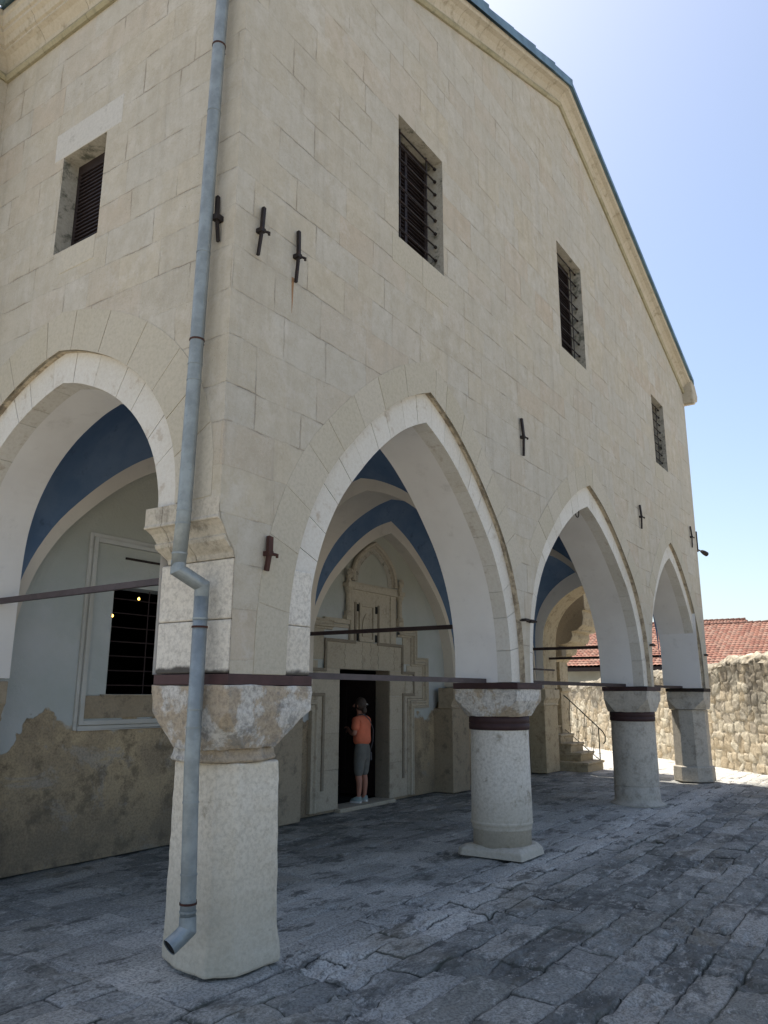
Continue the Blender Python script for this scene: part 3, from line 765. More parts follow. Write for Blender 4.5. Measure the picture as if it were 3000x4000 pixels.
# carved portal
mb = MB()
def path_mould(mb, pts, prof, y=YW):
    """stepped moulding: prof = list of (inset, proj) bands, mitred at the corners"""
    n = len(pts); V = [Vector((p[0], p[1])) for p in pts]
    def off(d):
        out = []
        for i in range(n):
            a = (V[i]-V[i-1]).normalized() if i else (V[1]-V[0]).normalized()
            b = (V[i+1]-V[i]).normalized() if i < n-1 else a
            na, nb = Vector((-a.y, a.x)), Vector((-b.y, b.x))
            m_ = (na+nb); m_ = m_/max(.3, m_.dot(na)) if m_.length > 1e-6 else na
            out.append(V[i]+m_*d)
        return out
    prev = None
    for d, pj in prof:
        cur = [(p.x, y-pj, p.y) for p in off(d)]
        if prev: mb.strip(prev, cur)
        prev = cur
CXD = 7.65
def sym(pts): return [(2*CXD-x, z) for x, z in pts] + pts[::-1]
outer = [(9.20, .05), (9.20, 1.62), (9.75, 1.62), (9.75, 2.58), (9.33, 2.58), (9.33, 3.12), (8.66, 3.12)]
strip_ = [(8.89, .36), (8.89, 1.84), (9.27, 1.84), (9.27, 2.30), (8.86, 2.30), (8.86, 2.80), (8.04, 2.80), (8.04, 3.48)]
mp = [(0, 0), (0, .07), (.03, .085), (.05, .06), (.08, .06), (.10, .09), (.13, .09), (.14, .04), (.17, .04), (.18, 0)]
mp2 = [(0, .025), (0, .045), (.015, .05), (.05, .05), (.055, .025)]
mb.box((7.10, YW-.07, 3.70), (8.66, YW+.01, 3.80)); mb.box((7.12, YW-.05, 3.80), (8.64, YW+.01, 3.84))
port = mb.build('portal', 'portal', ch, bevel=.006)
for side in (0, 1):
    fx = (lambda P: P) if side == 0 else (lambda P: [(2*CXD-x, z) for x, z in P][::-1])
    mb = MB(); path_mould(mb, fx(outer), mp); mb.build('moulding', 'portal', port)
    mb = MB(); path_mould(mb, fx(strip_), mp2); mb.build('carved_band', 'portal_dark', port)
for a, b in ((8.42, 9.02), (2*CXD-9.02, 6.88)):
    mb = MB(); z = .04
    for hgt in (.62, .58, .60, .46):
        mb.box((a+.002, YW-.022, z+.002), (b-.002, YW+.01, z+hgt-.002), j=.0015); z += hgt
    s_g = 1 if a > CXD else -1
    lo_, hi_ = sorted((CXD+s_g*1.37, CXD+s_g*1.95)); mb.box((lo_, YW-.020, 1.80), (hi_, YW+.01, 2.42))
    lo_, hi_ = sorted((CXD+s_g*1.22, CXD+s_g*1.49)); mb.box((lo_, YW-.018, 2.44), (hi_, YW+.01, 3.0))
    mb.build('jamb_facing', 'portal', port)
mb = MB()   # joggled lintel
xs = [6.46, 7.0, 7.52, 7.78, 8.02, 8.55, 8.86]; zs = [2.302, 2.38, 2.44, 2.52, 2.58, 2.66, 2.78]; wob = [0, .03, -.015, .03, -.02, .025, 0]
for i in range(6):
    A = [(xs[i]+.004+(w_ if i else 0), z) for w_, z in zip(wob, zs)]; B = [(xs[i+1]-.004+(w_ if i < 5 else 0), z) for w_, z in zip(wob, zs)]
    mb.prism(A+B[::-1], FX(YW-.024), FX(YW+.01), tint=[.2, .6, .3, 0, .5, .3][i])
mb.build('lintel', 'portal', port)
for cx in (9.07, 2*CXD-9.07):
    mb = MB(); a = arch(cx-.14, cx+.14, cx, 2.24, z0=1.95); mb.prism([(cx-.14, 1.86)]+a+[(cx+.14, 1.86)], FX(YW-.035), FX(YW-.01), .9)
    mb.build('blind_niche', 'portal', port)
mb = MB()   # panel under the niche
mb.box((7.14, YW-.03, 2.80), (8.62, YW+.01, 3.70))
mb.box((6.40, YW-.06, 3.07), (7.10, YW+.01, 3.15)); mb.box((6.42, YW-.04, 3.00), (7.10, YW+.01, 3.055))
mb.box((7.13, YW-.05, 2.80), (7.17, YW+.0, 3.68)); mb.box((8.40, YW-.05, 2.80), (8.44, YW, 3.68))
frame2(mb, 7.44, 7.81, 2.84, 3.42, .05, YW-.03, .035)
a = arch(7.50, 7.75, 7.625, 3.30, z0=3.05); mb.prism([(7.50, 2.88)]+a+[(7.75, 2.88)], FX(YW-.05), FX(YW-.02), .3)
mb.build('upper_panel', 'portal', port, bevel=.006)
for x in (7.27, 7.82):
    for z in (3.32, 2.80): mb = MB(); mb.box((x, YW-.042, z), (x+.15, YW-.02, z+.13)); mb.build('dark_inlay', 'dark', port)
for x in (7.04, 8.70):     # colonnettes and scrolls
    mb = MB()
    mb.lathe([(.075, 3.22), (.075, 3.28), (.05, 3.31), (.045, 3.60), (.055, 3.63), (.075, 3.67), (.08, 3.72)], x, YW-.06, 16)
    mb.box((x-.09, YW-.13, 3.72), (x+.09, YW, 3.80)); mb.box((x-.08, YW-.10, 3.14), (x+.08, YW, 3.22))
    for k in range(3):
        rr_ = .075-.022*k; mb.tube([(x+rr_*math.cos(t_/8*6.283), YW-.10-.012*k, 3.97+rr_*math.sin(t_/8*6.283)) for t_ in range(9)], .014, 6, caps=False)
    mb.lathe([(.05, 3.80), (.04, 3.86), (.05, 3.93)], x, YW-.06, 12)
    mb.build('colonnette', 'portal', port, smooth=False)
mb = MB()
na = arch(7.18, 8.56, 7.87, 4.62, z0=3.86)
mb.tube([(x, YW-.05, z) for x, z in na], .045, 8); mb.tube([(7.87+(x-7.87)*.9, YW-.03, 3.86+(z-3.86)*.92) for x, z in na], .02, 8)
mb.build('niche_arch', 'portal', port)
mb = MB()
ni = [(7.87+(x-7.87)*.93, 3.86+(z-3.86)*.94) for x, z in na]
mb.strip([FX(YW-.03)(*p) for p in ni], [(7.87+(x-7.87)*.75, YW-.012, 3.88+(z-3.88)*.8) for x, z in ni])
mb.build('niche_bowl', 'moss', port)

# ---------------------------------------------------------------- ironwork
def tie(a, b, w_, h_, m_): mb = MB(); mb.bar(a, b, w_, h_); mb.build('tie_rod', m_, ch)
tie((.95, .44, 2.045), (5.14, .44, 2.05), .05, .055, 'tie')
tie((5.6, .42, 2.048), (10.85, .42, 2.05), .045, .055, 'blacktie'); tie((11.25, .42, 2.048), (15.1, .42, 2.05), .045, .05, 'blacktie')
for x, m_ in ((.5, 'tie'), (5.35, 'blacktie'), (10.9, 'blacktie'), (15.15, 'blacktie')):
    tie((x, .80, 2.82 if x < 1 else 2.77), (x, 3.80, 2.80 if x < 1 else 2.77), .05, .055, m_)
tie((11.3, 3.5, 2.45), (14.9, 3.5, 2.47), .035, .04, 'blacktie')
def anchor(x, z, h_=.42, rot=.06, face='F', knob=.25, m_='iron', w_=.045):
    mb = MB(); sx = math.sin(rot)*h_/2
    if face == 'F':
        mb.bar((x+sx, -.03, z+h_/2), (x, -.045, z), w_, .03); mb.bar((x, -.045, z), (x-sx*.6, -.03, z-h_/2), w_*.75, .025)
        mb.box((x-.024, -.065, z-.018), (x+.026, -.0, z+.018)); mb.tube([(x+.01, -.05, z), (x+.05, -.08, z-.01), (x+.055, -.075, z-.03)], .012, 6)
    else:
        mb.bar((-.03, x-sx, z+h_/2), (-.045, x, z), w_, .03); mb.bar((-.045, x, z), (-.03, x+sx*.6, z-h_/2), w_*.75, .025)
        mb.box((-.075, x-.03, z-.024), (-.0, x+.03, z+.024)); mb.tube([(-.05, x, z), (-.08, x+.05, z-.01)], .012, 6)
    mb.build('anchor_plate', m_, ch)
anchor(.262, 5.60, .46, .12, w_=.028); anchor(.725, 5.60, .50, .04, w_=.028); anchor(.16, 5.62, .42, -.10, 'S', w_=.028)
anchor(5.41, 5.27, .52, -.07); anchor(10.83, 5.20, .46, -.06); anchor(14.95, 5.50, .5, -.06); anchor(.50, 2.94, .27, .12, m_='rust', w_=.05)
mb = MB(); mb.bar((XL+.03, -.0, 5.75), (XL+.03, 0, 5.25), .04, .04); mb.build('anchor_plate', 'iron', ch)
mb = MB(); mb.prism([(.695, 5.40), (.730, 5.40), (.722, 5.30), (.718, 5.17), (.71, 5.06), (.706, 5.18), (.70, 5.28)], FX(-.002), FX(.01)); mb.build('rust_stain', 'rustrun', ch)
for x, z in ((5.22, 2.80), (5.38, 2.80), (5.44, 2.795), (10.90, 2.78), (15.3, 2.78)):
    mb = MB(); mb.tube([(x, .02, z), (x, -.06, z), (x+.06, -.08, z)], .016, 6)
    if x > 10: mb.bar((x-.05, -.05, z), (x+.09, -.05, z), .05, .04)
    mb.build('tie_end', 'iron', ch)
mb = MB(); mb.tube([(8.12+.09*math.cos(t/10*6.283), .25, 4.80+.09*math.sin(t/10*6.283)) for t in range(11)], .008, 6, caps=False); mb.build('hook', 'iron', ch)

# corbelled balcony on the church's far side, seen through the end arch
mb = MB()
cp = [(4.4, 2.72), (4.06, 2.74), (4.0, 2.80), (3.92, 2.92), (3.80, 2.95), (3.76, 3.05), (3.78, 3.17), (3.56, 3.19), (3.44, 3.26), (3.38, 3.38), (3.40, 3.50), (3.24, 3.54), (3.10, 3.66), (3.06, 3.85), (3.08, 4.02), (3.02, 4.10), (3.02, 5.0), (4.4, 5.0)]
mb.prism(cp, FY(15.98), FY(17.3))
for i, z in enumerate((2.82, 3.2, 3.52, 4.05)): mb.box((15.982, [3.88, 3.50, 3.22, 3.0][i], z), (17.31, 4.3, z+.03))
mb2 = MB(); mb2.prism(cp, FY(15.95), FY(15.978)); mb2.build('corbel_end_shade', 'portal_dark', ch, bevel=.01)  # added thin slab: end-face shade, with some lichen, put into its dark colour
balc = mb.build('corbelled_balcony', 'warm', ch, bevel=.012)
mb = MB()
mb.box((15.5, 4.2, 0), (16.66, 6, 3.0)); mb.box((16.66, 4.05, 0), (17.25, 6, 3.0)); mb.box((16.62, 3.98, 0), (17.29, 4.5, .42)); mb.box((16.64, 4.0, 1.95), (17.28, 4.5, 2.05))
mb.build('side_buttress', 'warm', ch, bevel=.01)
mb = MB(); mb.box((15.98, 3.70, 2.86), (16.3, 4.25, 3.14)); mb.box((15.98, 3.95, 2.62), (16.2, 4.25, 2.86)); mb.build('corbel', 'portal_dark', ch, bevel=.02)
mb = MB(); mb.tube([(16.60, 4.17, 1.7), (16.60, 4.17, 2.7)], .012, 6); mb.build('cable', 'iron', ch)

# ================================================================== DRAINPIPE
dp = thing('drainpipe', (-.09, .25, 0), 'grey zinc drainpipe running down the church corner with a kink at the impost', 'drainpipe')
up = [(-.09, .17, 9.3), (-.10, .20, 7.3), (-.10, .26, 3.2), (-.10, .285, 2.78)]
jog = [(-.10, .285, 2.83), (-.10, .285, 2.76), (.075, .215, 2.66), (.075, .215, 2.58)]
lo = [(.075, .215, 2.64), (.07, .21, 1.4), (.09, .19, .55), (.095, .19, .40)]
sp = [(.095, .19, .44), (.095, .185, .36), (.045, .20, .32), (-.03, .215, .275)]
mb = MB(); mb.tube(up, .054, 20); mb.build('pipe', 'zinc', dp, smooth=True)
mb = MB(); mb.tube(jog, .0535, 20); mb.build('elbow', 'zinc', dp, smooth=False)
mb = MB(); mb.tube(lo, .053, 20); mb.build('pipe', 'zinc', dp, smooth=True)
mb = MB(); mb.tube(sp, .056, 20, caps=False); mb.build('spout', 'zinc', dp)
mb = MB(); mb.tube([(-.024, .2145, .277), (.0, .21, .29)], .049, 16); mb.build('spout_mouth', 'dark', dp)
def pt(L, z):
    for a, b in zip(L, L[1:]):
        if a[2] >= z >= b[2]:
            t = (a[2]-z)/(a[2]-b[2]); return tuple(a[i]+(b[i]-a[i])*t for i in range(3))
for L, zs in ((up, (7.9, 5.3, 4.35, 4.22, 3.20, 3.10, 2.88, 6.6)), (lo, (2.42, 1.78, 1.66, 1.16, .70, .47))):
    for z in zs:
        p = pt(L, z); mb = MB(); mb.tube([(p[0], p[1], z-.006), (p[0], p[1], z+.006)], .0575, 20); mb.build('seam_ring', 'zinc', dp, smooth=False)
for L, zs in ((up, (7.25, 4.55)), (lo, (2.36, .52))):
    for z in zs:
        p = pt(L, z); mb = MB(); mb.tube([(p[0], p[1], z-.007), (p[0], p[1], z+.007)], .0585, 20)
        mb.bar((p[0]+.04, p[1]+.02, z), (p[0]+.09, p[1]+.02, z), .012, .012); mb.build('clamp', 'rust', dp)

# ================================================================== FLOODLIGHT
fl = thing('floodlight', (XL+.05, 0, 5.2), 'small grey floodlight on a bracket at the far right corner of the church wall', 'floodlight')
mb = MB(); mb.tube([(XL+.0, .0, 5.30), (XL+.12, -.02, 5.30), (XL+.25, -.05, 5.28)], .018, 8); mb.build('bracket', 'iron', fl)
mb = MB(); mb.tube([(XL+.24, -.05, 5.29), (XL+.30, -.085, 5.265), (XL+.38, -.13, 5.23)], [.04, .055, .058], 12); mb.build('lamp_head', 'iron', fl)
mb = MB(); mb.tube([(XL+.38, -.13, 5.23), (XL+.39, -.136, 5.226)], [.05, .05], 12); mb.build('lens', 'glass', fl)

# lamps glowing in the dark room behind the inner window
for (x, y, z), lab in (((3.01, 5.2, 2.94), 'tiny glowing lamp low at the left edge of the dark inner window'), ((3.44, 5.2, 3.22), 'tiny glowing lamp high inside the dark inner window')):
    mb = MB(); mb.lathe([(.003, z-.022), (.014, z-.014), (.016, z), (.010, z+.014), (.003, z+.022)], x, y, 10)
    o = mb.build('hanging_lamp', 'bulb', None, smooth=True); tag(o, lab, 'lamp', 'lamps inside the church')
    mb = MB(); mb.tube([(x, y, z+.03), (x, y, 6.38)], .003, 5); mb.build('cord', 'iron', o)
# ================================================================== GROUND
rg = np.random.RandomState(3)
def vnoise(x, y, seed):
    r = np.random.RandomState(seed).rand(256, 256)
    xi = np.floor(x).astype(int); yi = np.floor(y).astype(int); fx = x-xi; fy = y-yi
    fx = fx*fx*(3-2*fx); fy = fy*fy*(3-2*fy)
    g = lambda a, b: r[a % 256, b % 256]
    return (g(xi, yi)*(1-fx)+g(xi+1, yi)*fx)*(1-fy) + (g(xi, yi+1)*(1-fx)+g(xi+1, yi+1)*fx)*fy
def fbm(x, y, seed, o=4, k=.5):
    s = 0; a = 1; t = 0
    for i in range(o): s = s+a*vnoise(x*2**i+i*17.3, y*2**i+i*9.1, seed+i); t += a; a *= k
    return s/t
def slabs(U, V, rows, lmin, lmax, seed, warp=.03, wf=1.7):
    rs = np.random.RandomState(seed)
    U2 = U + (fbm(U*wf, V*wf, seed+50)-.5)*warp*3
    V2 = V + (fbm(U*wf*.7+9, V*wf*.7, seed+60)-.5)*warp*3 + (fbm(U*7, V*7, seed+70, 2)-.5)*warp*.6
    bounds = [V.min()-1]
    while bounds[-1] < V.max()+1: bounds.append(bounds[-1]+rs.uniform(*rows))
    bounds = np.array(bounds); ri = np.clip(np.searchsorted(bounds, V2)-1, 0, len(bounds)-2)
    dv = np.minimum(V2-bounds[ri], bounds[ri+1]-V2)
    du = np.zeros_like(U); cid = np.zeros(U.shape, int); cu = np.zeros_like(U); cv = (V2-(bounds[ri]+bounds[ri+1])/2)
    for r in np.unique(ri):
        k = ri == r; b = [U.min()-2+rs.rand()]
        while b[-1] < U.max()+2: b.append(b[-1]+rs.uniform(lmin, lmax))
        b = np.array(b); skew = rs.uniform(-.15, .15, len(b))
        uu = U2[k]+ (V2[k]-bounds[r])*skew[np.clip(np.searchsorted(b, U2[k])-1, 0, len(b)-2)]*0
        ci = np.clip(np.searchsorted(b, uu)-1, 0, len(b)-2)
        du[k] = np.minimum(uu-b[ci], b[ci+1]-uu); cid[k] = ci+r*997; cu[k] = uu-(b[ci]+b[ci+1])/2
    tab = rs.rand(200003, 4); rnd = tab[cid % 200003]
    return np.minimum(du, dv), rnd, cu, cv
def grid_obj(name, P, attrs, mat):
    ny, nx = P.shape[:2]
    me = bpy.data.meshes.new(name); me.vertices.add(nx*ny); me.vertices.foreach_set('co', P.reshape(-1))
    i, j = np.meshgrid(np.arange(nx-1), np.arange(ny-1)); a = (j*nx+i).ravel()
    q = np.stack([a, a+1, a+nx+1, a+nx], 1).astype(np.int32); nf = len(q)
    me.loops.add(nf*4); me.loops.foreach_set('vertex_index', q.ravel())
    me.polygons.add(nf); me.polygons.foreach_set('loop_start', np.arange(nf, dtype=np.int32)*4); me.polygons.foreach_set('loop_total', np.full(nf, 4, np.int32))
    me.polygons.foreach_set('use_smooth', np.ones(nf, bool)); me.update(calc_edges=True)
    for k, v in attrs.items():
        at = me.attributes.new(k, 'FLOAT', 'POINT'); at.data.foreach_set('value', v.ravel().astype(np.float32))
    me.materials.append(M[mat]); o = bpy.data.objects.new(name, me); COL.objects.link(o); return o
xs = [-3.6]
while xs[-1] < 30: xs.append(xs[-1]+max(.015, .015+.0042*(xs[-1]-1.5)))
ysg = [-7.0]
while ysg[-1] < 20: ysg.append(ysg[-1]+(.015 if -3.6 < ysg[-1] < 1.0 else .03 if -3.8 < ysg[-1] < 4.6 else .11))
xs = np.array(xs); ysg = np.array(ysg)
X, Y = np.meshgrid(xs, ysg)
inside = 1/(1+np.exp(-(Y-.25)/.08))*(Y < 4.3)*(X > -.1)
e1, r1, cu1, cv1 = slabs(X, Y+X*.012, (.26, .37), .36, .90, 11, .020)
e2, r2_, cu2, cv2 = slabs(X+.3, Y-.2, (.40, .60), .6, 1.1, 23, .05, 1.2)
far = np.clip((X-17)/3, 0, 1)
def hgt(e, rn, cu, cv, jd, amp, soft):
    prof_ = np.clip(e/soft, 0, 1); prof_ = prof_*(2-prof_)
    return (prof_-1)*jd + (rn[..., 0]-.5)*amp + cu*(rn[..., 1]-.5)*.05 + cv*(rn[..., 2]-.5)*.09
H1 = hgt(e1, r1, cu1, cv1, .020, .018, .028) + (fbm(X*3, Y*3, 5)-.5)*.045 + (fbm(X*8, Y*14, 6, 5, .6)-.5)*.022
chip = np.clip((fbm(X*2.3+4, Y*2.3, 31)-.56)*9, 0, 1)*np.clip((fbm(X*9, Y*9, 33)-.4)*5, 0, 1); H1 -= chip*.03
H2 = hgt(e2, r2_, cu2, cv2, .010, .008, .04) + (fbm(X*2, Y*2, 5)-.5)*.02 + (fbm(X*11, Y*11, 6, 2)-.5)*.006
H = H1*(1-inside)+H2*inside - .02
H = np.where(X > 15.9, H*.5-.01, H)
tint = np.where(inside > .5, r2_[..., 3], r1[..., 3])
edge = np.where(inside > .5, np.clip(e2/.022, 0, 1)*.55+.45, np.clip(e1/.018, 0, 1))
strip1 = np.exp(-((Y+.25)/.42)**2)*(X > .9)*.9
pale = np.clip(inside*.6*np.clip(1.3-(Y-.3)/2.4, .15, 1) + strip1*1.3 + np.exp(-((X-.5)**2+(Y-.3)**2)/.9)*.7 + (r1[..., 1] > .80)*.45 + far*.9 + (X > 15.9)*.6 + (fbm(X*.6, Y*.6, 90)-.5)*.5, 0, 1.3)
g = grid_obj('paved_courtyard', np.stack([X, Y, H], -1), dict(tint=tint, edge=edge, pale=pale), 'paving')
tag(g, 'worn uneven stone slab paving of the church courtyard', None, kind='structure')
mb = MB(); mb.add([(-600, -600, -.16), (900, -600, -.16), (900, 900, -.16), (-600, 900, -.16)], [(0,1,2,3)])
gn = NT('dry_ground', .95, .1); c_ = gn.mix(gn.mapr(gn.noise(.4, 6), .35, .65), (.40, .365, .30), (.46, .42, .34)); gn.col(c_); M['dry'] = gn.m
o = mb.build('ground', 'dry'); tag(o, 'dry ground spreading beyond the courtyard', None, kind='structure')

# ================================================================== RUBBLE WALL
sw = thing('stone_wall', (17.88, -.69, 0), 'sunlit rubble stone wall bounding the courtyard on the right, with a rough mortar coping', 'wall')
P0 = np.array([17.88, -.69]); dv_ = np.array([.71398, .70016]); nn = np.array([-dv_[1], dv_[0]])
s_ = np.arange(-4.0, 15, .02); t_ = np.arange(0, 1.0001, .0125)
Sg, Tg = np.meshgrid(s_, t_)
topz = np.interp(Sg, [-4, -.5, .6, 1.4, 2.1, 4.8, 8.3, 11.7, 15], [2.95, 2.92, 2.93, 2.90, 2.76, 2.64, 2.5, 2.3, 2.15]) + (fbm(Sg*1.2, Sg*0, 4)-.5)*.14
Zg = Tg*(topz-.22)
def stones(U, V, gu, gv, seed):
    rs = np.random.RandomState(seed); Jt = rs.rand(512, 512, 6)
    U = U+(fbm(U*4, V*4, seed)-.5)*.06; V = V+(fbm(U*4+7, V*4, seed+3)-.5)*.06
    iu = np.floor(U/gu).astype(int); iv = np.floor(V/gv).astype(int)
    F1 = np.full(U.shape, 9.); F2 = np.full(U.shape, 9.); rn = np.zeros(U.shape+(4,))
    for a in range(-2, 3):
        for b in range(-2, 3):
            q = Jt[(iu+a) % 512, (iv+b) % 512]
            cu = (iu+a+.5+(q[..., 0]-.5)*.85)*gu; cv = (iv+b+.5+(q[..., 1]-.5)*.6)*gv
            d = np.maximum(np.abs(U-cu)*(.7+.7*q[..., 4]), np.abs(V-cv)*(.75+.6*q[..., 5]))
            k1 = d < F1; F2 = np.where(k1, F1, np.minimum(F2, d)); F1 = np.where(k1, d, F1)
            rn[k1] = q[k1][:, :4]
    return (F2-F1)/2, rn
ew, rw = stones(Sg, Zg, .27, .25, 77)
dep = (np.clip(ew/.022, 0, 1)**.6)*.035 + (rw[..., 0]-.5)*.03 + (fbm(Sg*6, Zg*6, 8)-.5)*.035
base_off = -.10*np.clip(1-Zg/1.2, 0, 1)*0
PX = P0[0]+dv_[0]*Sg+nn[0]*dep; PY = P0[1]+dv_[1]*Sg+nn[1]*dep
wl = grid_obj('rubble_face', np.stack([PX, PY, Zg-.06], -1), dict(tint=rw[..., 3], edge=np.clip(ew/.016, 0, 1), pale=np.clip((Zg-1.0)/1.5, 0, 1)), 'rubble'); adopt(wl, sw)
# coping: rounded rough hump and back
a_ = np.linspace(0, math.pi*1.0, 16); Sc, Ac = np.meshgrid(s_, a_)
tz = np.interp(Sc, s_, topz[0])
rr = .30+(fbm(Sc*5, Ac*2.5, 12)-.5)*.22+(fbm(Sc*16, Ac*8, 13)-.5)*.10
w0 = .34-rr*np.cos(Ac)*1.15; hz = tz-.29+np.sin(Ac)*(.26+(fbm(Sc*7, Ac*3, 14)-.5)*.2)
dd = .0-w0+.02
cpn = grid_obj('coping', np.stack([P0[0]+dv_[0]*Sc+nn[0]*dd, P0[1]+dv_[1]*Sc+nn[1]*dd, hz], -1), dict(tint=fbm(Sc*6, Ac*3, 3), edge=np.clip(fbm(Sc*9, Ac*5, 44)*1.6-.2, 0, 1), pale=np.ones_like(Sc)*.9), 'rubble'); adopt(cpn, sw)
mb = MB(); b0 = P0+dv_*(-4)-nn*.62; b1 = P0+dv_*15-nn*.62; c0 = P0+dv_*(-4)-nn*.02; c1 = P0+dv_*15-nn*.02
mb.add([(b0[0], b0[1], -.1), (b1[0], b1[1], -.1), (b1[0], b1[1], 1.95), (b0[0], b0[1], 2.7), (c0[0], c0[1], -.1), (c1[0], c1[1], -.1), (c1[0], c1[1], 1.95), (c0[0], c0[1], 2.7)], [(0,1,2,3), (0,4,7,3), (1,5,6,2), (3,2,6,7), (4,5,6,7)], .3)
mb.build('wall_core', 'rubble', sw)

# ================================================================== STAIRCASE
st = thing('staircase', (16.4, 3.0, 0), 'short stone staircase with rounded treads and thin iron railing beside the sunlit buttress', 'staircase')
for i in range(6):
    y = 3.04+i*.26; z = .215*i; x1 = 16.92
    mb = MB(); mb.box((15.75 if i == 0 else 16.0, y+.03, z-.05), (x1-.02, y+1.2, z+.15))
    mb.prism([(y, z+.165), (y+.015, z+.15), (y+.05, z+.15), (y+1.2, z+.15), (y+1.2, z+.215), (y+.015, z+.215), (y, z+.20)], FY(15.72 if i == 0 else 15.98), FY(x1+.02))
    mb.build('step', 'warm', st, bevel=.015)
mb = MB(); rx = 16.86
mb.tube([(rx, 3.13, .2), (rx, 3.13, 1.03)], .016, 8); mb.tube([(rx, 5.0, 2.66), (rx, 3.9, 1.73), (rx, 3.13, 1.03), (rx, 3.02, .93), (rx, 2.96, .80), (rx, 2.97, .68), (rx, 3.02, .62)], .016, 8)
mb.tube([(rx, 5.0, 1.72), (rx, 3.13, .20)], .012, 8)
rl = mb.build('railing', 'rail', st)
for i in range(8):
    y = 3.30+i*.20; zb_, zt_ = .34+(y-3.3)*.81, 1.18+(y-3.3)*.88
    mb = MB(); mb.tube([(rx, y, zb_), (rx, y, zt_)], .008, 6)
    if i % 2 == 0 or i < 4:
        for s in (-.035, .035):
            mb.tube([(rx, y+s*1.6, zb_+.12), (rx, y+s, zb_+.2), (rx, y+s, zt_-.28), (rx, y+s*1.7, zt_-.2)], .005, 5)
        mb.bar((rx, y-.045, zb_+.24), (rx, y+.045, zb_+.24), .012, .012); mb.bar((rx, y-.045, zt_-.32), (rx, y+.045, zt_-.32), .012, .012)
    mb.build('baluster', 'rail', rl)

# ================================================================== TILED HOUSES
def tiled(name, x0, z0, x1, z1, ya, yb, parent, hip=0):
    """pantile slope rising from (x0,z0) to (x1,z1), running along y"""
    Ls = math.hypot(x1-x0, z1-z0); nr = int(Ls/.34); pitch = .24
    yv = np.arange(ya, yb, .03); rv = []
    for r in range(nr):
        for q in (0.001, .5, .999): rv.append((r+q)/nr)
    Yg, Rg = np.meshgrid(yv, np.array(rv))
    if hip: Yg = ya+(Yg-ya)*(1-hip*Rg)
    ph = (Yg/pitch) % 1
    fr = (Rg*nr) % 1
    wv = .045*np.abs(np.sin(math.pi*ph))**.7 + .035*(1-fr)
    nxn, nzn = -(z1-z0)/Ls, (x1-x0)/Ls
    Pg = np.stack([x0+(x1-x0)*Rg+nxn*wv, Yg, z0+(z1-z0)*Rg+nzn*wv], -1)
    Pg = Pg + np.stack([Yg*0, Yg*0, (fbm(Yg*.5, Rg*4, 7)-.5)*.10], -1)
    tid = (np.floor(Yg/pitch)*7919+np.floor(Rg*nr)*104729).astype(int) % 5003
    tt = np.random.RandomState(9).rand(5003)[tid]
    ed = np.minimum(np.clip(np.abs(np.sin(math.pi*ph))*2.2, 0, 1), np.clip(fr*5, .35, 1))
    o = grid_obj(name, Pg, dict(tint=tt, edge=ed), 'tile'); adopt(o, parent); return o
h1 = thing('tiled_house', (41, 6, 0), 'long low house with a red clay tile roof behind the courtyard wall', 'house')
tiled('roof', 40, 3.42, 46, 5.95, -14, 19, h1)
mb = MB(); mb.box((40.6, -13.5, -.1), (52, 18.5, 3.38)); mb.build('wall', 'housewall', h1)
mb = MB(); mb.box((39.95, -14, 3.16), (40.62, 19, 3.36)); mb.build('eaves_board', 'shutter', h1)
mb = MB()
for i in range(83): mb.tube([(46, -14+i*.4, 5.99), (46, -13.62+i*.4, 5.97)], [.13, .11], 8)
mb.build('ridge_tiles', 'tile', h1)
mb = MB(); mb.add([(46, -14, 5.93), (46, 19, 5.93), (52, 19, 3.4), (52, -14, 3.4)], [(0,1,2,3)]); mb.add([(40.05, 19, 3.4), (46, 19, 5.9), (52, 19, 3.4)], [(0,1,2)]); mb.build('rear_roof', 'tile', h1)
h2 = thing('tiled_house', (60, 12, 0), 'second tiled roof rising just above the ridge of the long red roofed house', 'house')
tiled('roof', 58, 6.0, 62, 7.55, 6.45, 22, h2)
mb = MB(); mb.box((58.4, 7, -.1), (66, 21.5, 6.0)); mb.build('wall', 'housewall', h2)
mb = MB(); mb.add([(58, 5.6, 6.0), (62, 6.6, 7.53), (66, 5.6, 6.0)], [(0,1,2)]); mb.add([(62, 6.45, 7.53), (62, 22, 7.53), (66, 22, 6.0), (66, 6.45, 6.0)], [(0,1,2,3)]); mb.build('hip_end', 'tile', h2)
mb = MB()
for i in range(38): mb.tube([(62, 6.6+i*.4, 7.6), (62, 6.98+i*.4, 7.58)], [.14, .12], 8)
mb.build('ridge_tiles', 'tile', h2)

